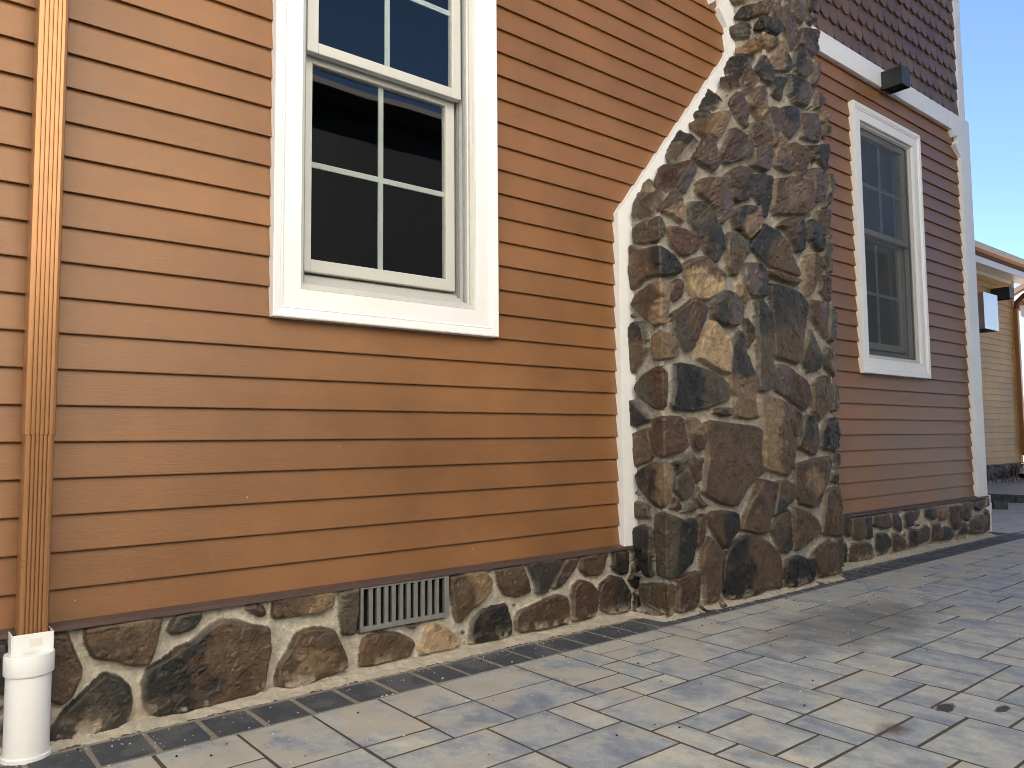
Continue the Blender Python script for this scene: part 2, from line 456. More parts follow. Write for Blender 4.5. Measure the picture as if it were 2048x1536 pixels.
def screen_mat():
    m = bpy.data.materials.new("insect_screen"); m.use_nodes = True
    nt = m.node_tree; nt.nodes.remove(nt.nodes["Principled BSDF"])
    tr = N(nt, "ShaderNodeBsdfTransparent"); df = N(nt, "ShaderNodeBsdfDiffuse")
    df.inputs[0].default_value = (0.10, 0.11, 0.12, 1)
    mx = N(nt, "ShaderNodeMixShader"); mx.inputs[0].default_value = 0.34
    L(nt, tr.outputs[0], mx.inputs[1]); L(nt, df.outputs[0], mx.inputs[2])
    L(nt, mx.outputs[0], nt.nodes["Material Output"].inputs[0])
    return m

def paver_mat(name, dark=False):
    m, nt, bs = new_mat(name)
    v = ocoord(nt)
    at = N(nt, "ShaderNodeAttribute", attribute_name="tint")
    cb = N(nt, "ShaderNodeCombineXYZ"); L(nt, at.outputs["Fac"], cb.inputs[0])
    sc = N(nt, "ShaderNodeVectorMath", operation='SCALE'); sc.inputs["Scale"].default_value = 57.0
    L(nt, cb.outputs[0], sc.inputs[0])
    ad = N(nt, "ShaderNodeVectorMath", operation='ADD'); L(nt, v, ad.inputs[0]); L(nt, sc.outputs[0], ad.inputs[1])
    pv = ad.outputs[0]
    mp = N(nt, "ShaderNodeMapping"); mp.inputs["Scale"].default_value = (1.0, 0.55, 1.0); L(nt, pv, mp.inputs[0])
    big = noise(nt, mp.outputs[0], 7.5, 7.0, 0.62)
    fine = noise(nt, v, 160.0, 5.0, 0.7)
    med = noise(nt, pv, 30.0, 6.0, 0.65)
    if dark:
        c = ramp(nt, big, [(0.3, (0.046, 0.053, 0.064)), (0.72, (0.076, 0.085, 0.098))])
    else:
        c = ramp(nt, big, [(0.36, (0.225, 0.258, 0.305)), (0.46, (0.315, 0.345, 0.372)), (0.545, (0.405, 0.424, 0.412)),
                           (0.62, (0.435, 0.445, 0.420)), (0.72, (0.49, 0.472, 0.418))])
        sep = N(nt, "ShaderNodeSeparateXYZ"); L(nt, cb.outputs[0], sep.inputs[0])
        c = mixc(nt, 1.0, c, ramp(nt, mapr(nt, at.outputs["Fac"], 0, 1), [(0.0, (0.80, 0.83, 0.90)), (1.0, (1.12, 1.08, 1.0))]), 'MULTIPLY')
    c = mixc(nt, 1.0, c, ramp(nt, med, [(0.25, (0.8, 0.8, 0.8)), (0.75, (1.18, 1.18, 1.18))]), 'MULTIPLY')
    c = mixc(nt, 1.0, c, ramp(nt, fine, [(0.3, (0.86, 0.86, 0.86)), (0.7, (1.14, 1.14, 1.14))]), 'MULTIPLY')
    xyz = N(nt, "ShaderNodeSeparateXYZ"); L(nt, v, xyz.inputs[0])
    # sand left on the slabs beside the wall
    near = mapr(nt, xyz.outputs[1], -0.95, -0.15, 0.0, 1.0)
    sn = noise(nt, v, 5.5, 7.0, 0.6)
    thr = math_(nt, 'SUBTRACT', sn, math_(nt, 'MULTIPLY', near, 0.19 if not dark else 0.07))
    sand = mapr(nt, thr, 0.36, 0.44, 0.75 if not dark else 0.10, 0.0)
    c = mixc(nt, sand, c, (0.44, 0.405, 0.335))
    if not dark:
        # damp dark patch in front of the chimney and old drips
        def blob(cx, cy, rx, ry, soft, amt, col, prev, ns=9.0):
            dx = math_(nt, 'DIVIDE', math_(nt, 'SUBTRACT', xyz.outputs[0], cx), rx)
            dy = math_(nt, 'DIVIDE', math_(nt, 'SUBTRACT', xyz.outputs[1], cy), ry)
            d = math_(nt, 'SQRT', math_(nt, 'ADD', math_(nt, 'MULTIPLY', dx, dx), math_(nt, 'MULTIPLY', dy, dy)))
            d = math_(nt, 'ADD', d, math_(nt, 'MULTIPLY', math_(nt, 'SUBTRACT', noise(nt, v, ns, 6.0, 0.65), 0.5), 1.6))
            return mixc(nt, mapr(nt, d, 1.0, 1.0 - soft, 0.0, amt), prev, col)
        c = blob(3.35, -0.78, 0.80, 0.30, 0.5, 0.62, (0.13, 0.122, 0.108), c, 6.5)
        c = blob(2.50, -1.476, 0.055, 0.026, 0.25, 0.9, (0.018, 0.017, 0.015), c, 22.0)
        c = blob(2.614, -1.591, 0.04, 0.018, 0.25, 0.9, (0.02, 0.018, 0.016), c, 22.0)
        c = blob(2.215, -1.455, 0.075, 0.05, 0.8, 0.85, (0.075, 0.052, 0.03), c, 14.0)
        c = blob(1.80, -1.31, 0.05, 0.02, 0.9, 0.5, (0.35, 0.2, 0.08), c, 14.0)
    L(nt, c, bs.inputs["Base Color"])
    L(nt, mapr(nt, med, 0.2, 0.8, 0.62, 0.85), bs.inputs["Roughness"])
    bs.inputs["Specular IOR Level"].default_value = 0.35
    h = math_(nt, 'ADD', math_(nt, 'MULTIPLY', fine, 0.3), big)
    bump(nt, h, 0.5, 0.006, bs)
    return m

def sand_mat(name, base, rough=0.95):
    m, nt, bs = new_mat(name)
    v = ocoord(nt)
    a = noise(nt, v, 22.0, 7.0, 0.7); f = noise(nt, v, 320.0, 4.0, 0.8)
    c = ramp(nt, a, [(0.3, tuple(x * 0.78 for x in base)), (0.7, tuple(min(1, x * 1.18) for x in base))])
    c = mixc(nt, 1.0, c, ramp(nt, f, [(0.3, (0.7, 0.7, 0.7)), (0.7, (1.25, 1.25, 1.25))]), 'MULTIPLY')
    L(nt, c, bs.inputs["Base Color"]); bs.inputs["Roughness"].default_value = rough
    bump(nt, math_(nt, 'ADD', a, math_(nt, 'MULTIPLY', f, 0.6)), 0.8, 0.006, bs)
    return m

SIDING_RGB = (0.212, 0.097, 0.0355)
M = {}
M["siding"] = siding_mat("brown_siding", SIDING_RGB)
M["shingle"] = siding_mat("brown_shingle", (0.125, 0.071, 0.046), 0.5, False, 0.22)
M["far_siding"] = siding_mat("far_siding", (0.54, 0.33, 0.12), 0.5, False)
M["orange_siding"] = siding_mat("orange_siding", (0.42, 0.16, 0.035), 0.5, False)
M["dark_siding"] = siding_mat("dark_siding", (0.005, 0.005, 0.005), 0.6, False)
M["cream_bounce_siding"] = siding_mat("cream_bounce_siding", (0.86, 0.81, 0.71), 0.6, False)
M["trim"] = paint_mat("white_trim", (0.78, 0.785, 0.785), 0.38, 0.10)
M["vinyl"] = paint_mat("white_vinyl", (0.50, 0.505, 0.475), 0.35, 0.10, 0)
M["grille_bar"] = paint_mat("grille_bar", (0.52, 0.56, 0.53), 0.4, 0.05, 0)
M["track"] = paint_mat("window_track", (0.22, 0.23, 0.25), 0.45, 0.15, 0)
M["pvc"] = paint_mat("white_pvc", (0.78, 0.79, 0.79), 0.32, 0.10, 0.02)
_nt = M["pvc"].node_tree; _bs = _nt.nodes["Principled BSDF"]
_vo = N(_nt, "ShaderNodeTexVoronoi"); _vo.inputs["Scale"].default_value = 38.0
L(_nt, ocoord(_nt), _vo.inputs["Vector"])
_sp = math_(_nt, 'LESS_THAN', _vo.outputs["Distance"], mapr(_nt, noise(_nt, ocoord(_nt), 14.0, 1.0), 0.5, 0.75, 0.0, 0.11))
_old = _bs.inputs["Base Color"].links[0].from_socket
L(_nt, mixc(_nt, _sp, _old, (0.22, 0.18, 0.13)), _bs.inputs["Base Color"])
M["copper"] = metal_mat("copper_paint", (0.37, 0.185, 0.080), 0.30, 0.45, 0.05)
M["copper_dark"] = metal_mat("brown_paint", (0.15, 0.065, 0.03), 0.4, 0.2, 0.2)
M["drip"] = metal_mat("brown_flashing", (0.105, 0.070, 0.062), 0.5, 0.2, 0.5)
M["steel"] = metal_mat("galvanised_steel", (0.30, 0.30, 0.285), 0.5, 0.55, 0.6)
M["bright_steel"] = metal_mat("stainless_steel", (0.62, 0.62, 0.60), 0.30, 1.0, 0.1)
M["black"] = paint_mat("black_paint", (0.014, 0.015, 0.017), 0.42, 0.0, 0.03)
M["void"] = paint_mat("dark_void", (0.006, 0.006, 0.006), 0.9, 0.0, 0)
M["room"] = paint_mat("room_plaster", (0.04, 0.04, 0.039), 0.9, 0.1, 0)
M["roof"] = siding_mat("roof_shingle", (0.13, 0.075, 0.05), 0.85, False)
M["grey_roof"] = siding_mat("grey_roof_shingle", (0.085, 0.075, 0.066), 0.9, False)
M["glass"] = glass_mat("window_glass", 0.065, (0.92, 0.94, 0.935))
M["screen"] = screen_mat()
M["stone"] = stone_mat()
M["paver"] = paver_mat("grey_paver")
M["dark_paver"] = paver_mat("charcoal_paver", True)
M["joint"] = sand_mat("joint_sand", (0.085, 0.070, 0.055))
M["sand"] = sand_mat("mortar_sand", (0.48, 0.425, 0.335))
M["border_sand"] = sand_mat("border_sand", (0.27, 0.24, 0.195))
M["grit"] = sand_mat("pale_grit", (0.62, 0.58, 0.5))
M["earth"] = sand_mat("dry_ground", (0.26, 0.235, 0.195))
M["sticker"] = paint_mat("faded_sticker", (0.70, 0.69, 0.60), 0.6, 0.3, 0)
M["edging"] = paver_mat("edging_block", True)

# ------------------------------------------------------------------ noise for the stone fields
def _h(i, j, seed):
    n = (i * 374761393 + j * 668265263 + seed * 974634599) & 0xffffffff
    n = ((n ^ (n >> 13)) * 1274126177) & 0xffffffff
    return ((n ^ (n >> 16)) & 0xffff) / 65535.0
def vnoise(x, y, seed=0):
    xi = np.floor(x).astype(np.int64); yi = np.floor(y).astype(np.int64)
    fx = x - xi; fy = y - yi
    fx = fx * fx * (3 - 2 * fx); fy = fy * fy * (3 - 2 * fy)
    a = _h(xi, yi, seed); b = _h(xi + 1, yi, seed); c = _h(xi, yi + 1, seed); d = _h(xi + 1, yi + 1, seed)
    return (a + (b - a) * fx) * (1 - fy) + (c + (d - c) * fx) * fy
def fbm(x, y, seed=0, oct=4, gain=0.5):
    t = 0; a = 1.0; s = 0
    for k in range(oct):
        t = t + a * vnoise(x, y, seed + 17 * k); s += a; a *= gain
        x = x * 2.03 + 3.1; y = y * 2.03 + 1.7
    return t / s
def sstep(a, b, x):
    t = np.clip((x - a) / (b - a), 0, 1)
    return t * t * (3 - 2 * t)

PAL = dict(b=(0.078, 0.051, 0.029), d=(0.027, 0.026, 0.022), k=(0.014, 0.0135, 0.0115), t=(0.175, 0.120, 0.070),
           L=(0.38, 0.275, 0.16), p=(0.080, 0.062, 0.053), r=(0.066, 0.038, 0.024), g=(0.064, 0.053, 0.036))  # L: pale tan stone, some brightened to paint in reflected sun patches
MORTAR = np.array((0.30, 0.282, 0.238))

def parse(block):
    out = []
    for ln in block.strip().split("\n"):
        w = ln.split()
        out.append((w[0], np.array([[float(c) / 1000 for c in p.split(",")] for p in w[1:]])))
    return out
def chaikin(p):
    q = np.roll(p, -1, 0)
    return np.stack([0.88 * p + 0.12 * q, 0.12 * p + 0.88 * q], 1).reshape(-1, 2)

def stone_field(S, Z, stones, rugged, fill=True, cell=0.14, mortar=MORTAR, rnd_seed=3, keep_out=None):
    """height above the mortar bed, colour (rgba, a = roughness) for a grid of points"""
    rs = np.random.default_rng(rnd_seed)
    shp = S.shape
    ws = S + 0.008 * (fbm(S * 22, Z * 22, 1) - 0.5) + 0.0005 * (fbm(S * 90, Z * 90, 4, 2) - 0.5)
    wz = Z + 0.008 * (fbm(S * 22, Z * 22, 2) - 0.5) + 0.0005 * (fbm(S * 90, Z * 90, 5, 2) - 0.5)
    H = np.zeros(shp); dout = np.full(shp, 0.3)
    C = np.zeros(shp + (4,))
    fine = fbm(S * 60, Z * 60, 9, 3)
    blot = fbm(S * 11, Z * 11, 21, 4)
    # ---- mortar
    mcol = mortar[None, None] * (0.78 + 0.44 * fbm(S * 9, Z * 9, 31, 4))[..., None] * (0.85 + 0.3 * fine)[..., None]
    C[..., :3] = mcol; C[..., 3] = 0.92

    def lay(sub, d, key, cen, ext):
        """one stone into the window `sub`; d = inside distance (>0)"""
        s = S[sub]; z = Z[sub]
        ins = d > 0
        if ins.sum() < 4: return
        rg = rugged[sub]
        w = 0.009 + 0.006 * rs.random()
        t = (0.024 + 0.015 * rs.random()) * (1 + 0.30 * float(rg.mean()))
        e = np.sqrt(np.clip(1 - (1 - np.clip(d / w, 0, 1)) ** 2, 0, 1))
        ps = (s - cen[0]) / ext; pz = (z - cen[1]) / ext
        fac = np.full(s.shape, 1.0)
        for k in range(5):
            a = rs.uniform(0, 2 * math.pi); sl = rs.uniform(0.04, 0.30)
            fac = np.minimum(fac, 0.10 + rs.uniform(0, 0.12) - sl * (ps * math.cos(a) + pz * math.sin(a)))
        tilt = rs.uniform(-0.35, 0.35) * ps + rs.uniform(-0.25, 0.25) * pz
        ang = rs.uniform(-0.5, 0.5) + 1.35
        ca, sa = math.cos(ang), math.sin(ang)
        u = s * ca + z * sa; v = -s * sa + z * ca
        sd = int(rs.integers(0, 900))
        cleft = fbm(v * 42, u * 17, sd, 5, 0.6)
        lump = fbm(s * 24, z * 24, sd + 5, 4)
        # broken ledges: a warped field cut into steps with sharp risers
        q = 4.2 * (fbm(s * 15 + 0.4 * cleft, z * 15, sd + 8, 5, 0.58) + 0.55 * (ps * ca + pz * sa) * (0.3 + 0.5 * rg))
        led = np.floor(q) + sstep(0.0, 0.16, q - np.floor(q))
        grit = fbm(s * 120, z * 120, sd + 31, 3, 0.6)
        h = t * e + e * ((0.036 * fac + 0.014 * tilt) * (0.40 + 0.80 * rg)
                         + (lump - 0.5) * (0.004 + 0.004 * rg) + (cleft - 0.5) * (0.001 + 0.010 * rg)
                         + (led - 2.2) * (0.0028 + 0.0034 * rg) + (grit - 0.5) * (0.0022 + 0.002 * rg))
        H[sub] = np.where(ins, np.maximum(h, 0.004 * e), H[sub])
        # colour
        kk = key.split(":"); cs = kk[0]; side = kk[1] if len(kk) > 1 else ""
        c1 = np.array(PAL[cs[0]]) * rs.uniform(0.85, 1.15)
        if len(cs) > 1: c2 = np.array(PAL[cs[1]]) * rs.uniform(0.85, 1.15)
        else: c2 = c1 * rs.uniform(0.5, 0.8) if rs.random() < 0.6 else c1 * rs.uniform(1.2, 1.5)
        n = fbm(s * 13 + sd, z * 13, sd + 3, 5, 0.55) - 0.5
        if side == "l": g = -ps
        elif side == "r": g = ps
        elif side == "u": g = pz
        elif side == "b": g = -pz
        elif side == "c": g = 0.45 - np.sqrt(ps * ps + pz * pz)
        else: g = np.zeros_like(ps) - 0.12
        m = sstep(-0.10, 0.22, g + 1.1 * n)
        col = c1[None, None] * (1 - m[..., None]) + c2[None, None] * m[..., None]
        rust = sstep(0.58, 0.74, fbm(s * 17 + 7, z * 17, sd + 11, 4))[..., None] * 0.40
        col = col * (1 - rust) + np.array((0.12, 0.066, 0.034))[None, None] * rust
        dk = sstep(0.60, 0.76, fbm(s * 10 + 3, z * 14, sd + 19, 4))[..., None] * 0.5
        col = col * (1 - dk * 0.65)
        pale = sstep(0.60, 0.8, cleft)[..., None] * (0.02 + 0.35 * rg[..., None])
        col = col * (1 - pale) + (col * 1.7 + 0.03) * pale
        col = col * (0.55 + 0.90 * (0.6 * fine[sub] + 0.4 * grit))[..., None]
        dust = (np.exp(-np.clip(d, 0, 1) / 0.004) * 0.55 * sstep(0.35, 0.65, blot[sub]))[..., None]
        col = col * (1 - dust) + mcol[sub] * dust
        C[sub] = np.where(ins[..., None], np.concatenate([col, (0.36 + 0.20 * lump)[..., None]], -1), C[sub])

    z1, s1 = Z[:, 0], S[0]
    for key, poly in stones:
        p = chaikin(poly)
        lo = p.min(0) - 0.05; hi = p.max(0) + 0.05
        i0, i1 = np.searchsorted(z1, (lo[1], hi[1])); j0, j1 = np.searchsorted(s1, (lo[0], hi[0]))
        if i1 - i0 < 2 or j1 - j0 < 2: continue
        sub = (slice(i0, i1), slice(j0, j1))
        x = ws[sub]; y = wz[sub]
        d = np.full(x.shape, 9.0); inside = np.zeros(x.shape, bool)
        q = np.roll(p, -1, 0)
        for (ax, ay), (bx, by) in zip(p, q):
            ex, ey = bx - ax, by - ay
            tt = np.clip(((x - ax) * ex + (y - ay) * ey) / (ex * ex + ey * ey + 1e-12), 0, 1)
            d = np.minimum(d, np.hypot(x - ax - tt * ex, y - ay - tt * ey))
            cr = (ay > y) != (by > y)
            with np.errstate(divide='ignore', invalid='ignore'):
                inside ^= cr & (x < (bx - ax) * (y - ay) / (by - ay + 1e-15) + ax)
        dd = np.where(inside, d, -d) + 0.003
        dout[sub] = np.minimum(dout[sub], np.where(inside, 0, d))
        cen = p.mean(0); ext = max(0.03, 0.5 * max(p.max(0) - p.min(0)))
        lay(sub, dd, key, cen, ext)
    if fill:
        # stones the photograph does not show: jittered cells kept clear of the traced ones
        need = dout > 0.085
        if need.any():
            gi0, gi1 = int(S.min() / cell) - 2, int(S.max() / cell) + 3
            gj0, gj1 = int(Z.min() / cell) - 2, int(Z.max() / cell) + 3
            pts = [((i + 0.5 * (j % 2) + rs.uniform(-.33, .33)) * cell, (j + rs.uniform(-.33, .33)) * cell * 0.95)
                   for i in range(gi0, gi1) for j in range(gj0, gj1)]
            keys = ["b", "b", "gd:l", "d", "t", "bt:r", "r", "p", "k", "bd:b", "g"]
            for n_, (cx, cz) in enumerate(pts):
                i0, i1 = np.searchsorted(z1, (cz - cell, cz + cell)); j0, j1 = np.searchsorted(s1, (cx - cell, cx + cell))
                if i1 - i0 < 3 or j1 - j0 < 3: continue
                sub = (slice(i0, i1), slice(j0, j1))
                if not need[sub].any(): continue
                x = ws[sub]; y = wz[sub]; d = np.full(x.shape, 1.0)
                for m_, (ox, oz) in enumerate(pts):
                    if m_ == n_ or abs(ox - cx) > 2.2 * cell or abs(oz - cz) > 2.2 * cell: continue
                    ex, ez = ox - cx, oz - cz; l = math.hypot(ex, ez)
                    d = np.minimum(d, l / 2 - ((x - cx) * ex + (y - cz) * ez) / l)
                d = np.minimum(d - 0.009, dout[sub] - 0.03)
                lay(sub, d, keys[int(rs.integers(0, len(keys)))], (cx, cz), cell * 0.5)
    # mortar relief: grainy, slightly proud where it meets a stone
    mort = H <= 0
    mh = 0.005 * (fbm(S * 45, Z * 45, 41, 4) - 0.5) + 0.008 * (fbm(S * 14, Z * 14, 43, 3) - 0.4) + 0.006 * np.exp(-dout / 0.008)
    H = np.where(mort, mh, H + 0.0)
    H = H * (1 - 0.55 * sstep(-0.185, -0.225, S)) if S.min() < -0.2 and S.max() < 2.2 else H
    # sandy splash at the foot
    sp = (sstep(0.075, 0.0, Z) * sstep(0.45, 0.62, fbm(S * 30, Z * 30, 51, 4)) * 0.85)[..., None]
    C[..., :3] = C[..., :3] * (1 - sp) + np.array((0.46, 0.40, 0.31))[None, None] * sp
    return H, C

def grid_mesh(name, P, C, mat, parent):
    """P (r, c, 3) points, C (r, c, 4) colours"""
    r, c = P.shape[:2]
    me = bpy.data.meshes.new(name)
    me.vertices.add(r * c); me.vertices.foreach_set("co", P.reshape(-1).astype(np.float32))
    i, j = np.meshgrid(np.arange(r - 1), np.arange(c - 1), indexing='ij')
    a = (i * c + j).reshape(-1)
    q = np.stack([a, a + 1, a + c + 1, a + c], 1)
    n = len(q)
    me.loops.add(n * 4); me.loops.foreach_set("vertex_index", q.reshape(-1).astype(np.int32))
    me.polygons.add(n); me.polygons.foreach_set("loop_start", np.arange(0, 4 * n, 4, dtype=np.int32))
    me.update(calc_edges=True)
    me.polygons.foreach_set("use_smooth", np.ones(n, bool))
    if C is not None:
        at = me.attributes.new("stone_colour", 'FLOAT_COLOR', 'POINT')
        at.data.foreach_set("color", C.reshape(-1).astype(np.float32))
    me.materials.append(mat); me.validate(); me.update()
    return put(bpy.data.objects.new(name, me), parent)

# ================================================================== MAIN HOUSE
HOUSE_L, HOUSE_R, HOUSE_D, EAVE = -9.0, 6.965, 8.0, 4.95
SZ0, COURSE = 0.306, 0.102
house = tag(empty("main_house", (-1.0, 4.0, 0)), "brown lap-sided house with white trim and a fieldstone chimney and base", "house")
house_inv = Matrix.Translation((1.0, -4.0, 0))
def part(o, parent=None):
    """keep world placement under the house empty"""
    o.parent = parent or house
    if parent is None: o.matrix_parent_inverse = house_inv
    return o

WIN = [dict(x0=1.098, x1=1.842, o0=0.995, o1=1.960), dict(x0=5.105, x1=5.915, o0=5.000, o1=6.045)]
WZ0, WZ1, WO0, WO1 = 1.327, 2.960, 1.212, 3.085

# ---- shell: front wall with the two window openings, ends, back, floor, ceiling
mb = MB()
xs = [HOUSE_L, 1.09, 1.85, 5.095, 5.925, HOUSE_R]
fy0, fy1 = 0.012, 0.16
for a, b in ((0, 1), (2, 3), (4, 5)): mb.box(xs[a], xs[b], fy0, fy1, 0.0, EAVE)
for a, b in ((1, 2), (3, 4)):
    mb.box(xs[a], xs[b], fy0, fy1, 0.0, WZ0 - 0.01); mb.box(xs[a], xs[b], fy0, fy1, WZ1 + 0.01, EAVE)
mb.box(HOUSE_L, HOUSE_L + 0.16, fy1, HOUSE_D, 0, EAVE); mb.box(HOUSE_R - 0.16, HOUSE_R, fy1, HOUSE_D, 0, EAVE)
mb.box(HOUSE_L + 0.16, HOUSE_R - 0.16, HOUSE_D - 0.16, HOUSE_D, 0, EAVE)
mb.box(HOUSE_L + 0.16, HOUSE_R - 0.16, fy1, HOUSE_D - 0.16, 0.30, 0.36)
mb.box(HOUSE_L + 0.16, HOUSE_R - 0.16, fy1, HOUSE_D - 0.16, EAVE - 0.25, EAVE - 0.19)
mb.box(3.4, 3.5, fy1, HOUSE_D - 0.16, 0.36, EAVE - 0.25)
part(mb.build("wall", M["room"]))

# ---- lap siding
def siding(mb, u0, u1, z0, z1, fn, holes=(), course=COURSE, seams=True, seed=1):
    """boards along u between z0 and z1; fn(u, d, z) -> xyz with d = distance out of the wall"""
    r = random.Random(seed)
    k = 0
    while z0 + k * course < z1 - 0.01:
        a = z0 + k * course; b = min(a + course, z1); k += 1
        spans = [(u0, u1)]
        for hx0, hx1, hz0, hz1 in holes:
            if b > hz0 + 0.004 and a < hz1 - 0.004:
                nx = []
                for s0, s1 in spans:
                    if hx1 <= s0 or hx0 >= s1: nx.append((s0, s1)); continue
                    if hx0 - s0 > 0.01: nx.append((s0, hx0))
                    if s1 - hx1 > 0.01: nx.append((hx1, s1))
                spans = nx
        for s0, s1 in spans:
            cuts = [s0]
            if seams and s1 - s0 > 3.2:
                t = s0 + r.uniform(0.8, 3.4)
                while t < s1 - 0.5: cuts.append(t); t += r.uniform(2.4, 3.6)
            cuts.append(s1)
            for c0, c1 in zip(cuts[:-1], cuts[1:]):
                g = 0.0008 if len(cuts) > 2 else 0.0
                tint = r.uniform(0.94, 1.05)
                A, B = c0 + g, c1 - g
                # tapered board: thick butt at the bottom, thin at the top
                pr = [(0.0005, a + 0.004), (0.0172, a), (0.0184, a + 0.0012), (0.0184, a + 0.004), (0.0050, b + 0.003), (0.0005, b + 0.003)]
                mb.prism([(d, z) for d, z in pr], lambda d, z, u: fn(u, d, z), A, B, 0, tint)

front = lambda u, d, z: (u, -d, z)
mb = MB()
holes = [(w["x0"] - 0.02, w["x1"] + 0.02, WZ0 - 0.01, WZ1 + 0.01) for w in WIN]
siding(mb, HOUSE_L + 0.05, 3.66, SZ0, 3.30, front, holes, seams=False, seed=4)
siding(mb, 4.18, 6.83, SZ0, 3.30, front, holes, seams=False, seed=9)
part(mb.build("siding", M["siding"]))

# ---- fish-scale shingles above the frieze
mb = MB()
SW, SH = 0.1135, 0.127
r_ = random.Random(6)
row = 0; z = 3.412
while z < 4.75:
    off = 0.5 * SW * (row % 2)
    x = -0.4 + off
    while x < 6.86:
        x0, x1 = x + 0.0012, min(x + SW - 0.0012, 6.83)
        if x1 - x0 > 0.02:
            c = x + SW / 2; rad = SW / 2 - 0.0012
            zb = z + r_.uniform(-0.003, 0.003)
            pts = [(x0, zb + SH * 1.9), (x0, zb + rad * 1.38)]
            for k in range(1, 10):
                t = math.pi + math.pi * k / 10
                px = c + rad * math.cos(t)
                if px < x1: pts.append((px, zb + rad * 1.38 + rad * 1.38 * math.sin(t)))
            pts += [(x1, zb + rad * 1.38), (x1, zb + SH * 1.9)]
            lean = r_.uniform(-0.0015, 0.0015)
            def fs(a, b, d, zb=zb, lean=lean):
                out = 0.0310 - 0.0290 * (b - zb) / (SH * 1.9) + d + lean
                return (a, -max(out, 0.0002 + max(d, 0) * 0.1), b)
            mb.prism(pts, fs, -0.0075, 0.0, 0, r_.uniform(0.82, 1.14))
        x += SW
    z += SH; row += 1
part(mb.build("shingle_siding", M["shingle"]))

# ---- white boards
def board(name, polys, y0, y1, bevel=0.003, mat="trim"):
    mb = MB()
    for poly in polys: mb.prism(poly, lambda a, b, d: (a, d, b), y0, y1)
    return part(mb.build(name, M[mat], None, bevel))
def arc(cx, cz, rx, rz, a0, a1, n=9):
    return [(cx + rx * math.cos(R(a0 + (a1 - a0) * k / n)), cz + rz * math.sin(R(a0 + (a1 - a0) * k / n))) for k in range(n + 1)]
FZ0, FZ1 = 3.275, 3.418
board("frieze_board", [[(HOUSE_L, FZ0), (3.40, FZ0), (3.40, FZ1), (HOUSE_L, FZ1)], [(4.19, FZ0 + .0), (6.605, FZ0), (6.605, FZ1), (4.19, FZ1)]], -0.042, 0.0)
# right corner: post with the notched bracket at its head
board("corner_board", [[(6.605, FZ1), (6.605, FZ0), (6.628, FZ0 - 0.005), (6.676, 3.218)] + arc(6.715, 3.206, 0.028, 0.036, 150, -150, 12)
                       + [(6.680, 3.160), (6.792, 3.075), (6.792, SZ0 - 0.004), (6.985, SZ0 - 0.004), (6.985, FZ1)]], -0.044, 0.004)
board("corner_board", [[(6.835, FZ1 + 0.001), (6.955, FZ1 + 0.001), (6.955, EAVE), (6.835, EAVE)]], -0.030, 0.003)
mb = MB(); mb.box(6.966, 6.985, 0.005, 0.16, SZ0 - 0.004, EAVE); part(mb.build("corner_board", M["trim"], None, 0.002))
# board that follows the chimney
board("chimney_trim", [[(2.668, SZ0 + 0.006), (2.775, SZ0 + 0.006), (2.83, 1.84), (3.76, 2.90), (3.76, FZ1), (3.40, FZ1), (3.40, FZ0),
                        (3.43, 3.262), (3.458, 3.186), (3.483, 3.205)] + arc(3.505, 3.214, 0.028, 0.036, 200, -30, 10)[0:0]
                       + arc(3.508, 3.222, 0.030, 0.038, 215, -75, 12) + [(3.515, 3.178), (3.590, 3.095), (3.590, 2.942), (2.668, 1.872)]], -0.044, 0.0)
mb = MB()
mb.prism([(0.0, 0.2995), (0.047, 0.2985), (0.050, 0.3005), (0.050, 0.3120), (0.046, 0.3140), (0.016, 0.3205), (0.0, 0.3205)],
         lambda d, z, u: (u, -d, z), HOUSE_L, 2.775)
mb.prism([(0.0, 0.2995), (0.047, 0.2985), (0.050, 0.3005), (0.050, 0.3120), (0.046, 0.3140), (0.016, 0.3205), (0.0, 0.3205)],
         lambda d, z, u: (u, -d, z), 4.20, 6.99)
part(mb.build("drip_edge", M["drip"]))
# soffit, eave and roof (outside the frame, they shade the patio)
mb = MB()
mb.box(HOUSE_L - 0.3, HOUSE_R + 0.3, -0.35, HOUSE_D + 0.35, EAVE, EAVE + 0.14)
part(mb.build("eave", M["trim"], None, 0.004))
mb = MB()
mb.prism([(-0.42, EAVE + 0.14), (HOUSE_D + 0.42, EAVE + 0.14), (HOUSE_D / 2, EAVE + 1.9)], lambda a, b, d: (d, a, b), HOUSE_L - 0.35, HOUSE_R + 0.35)
part(mb.build("roof", M["roof"]))

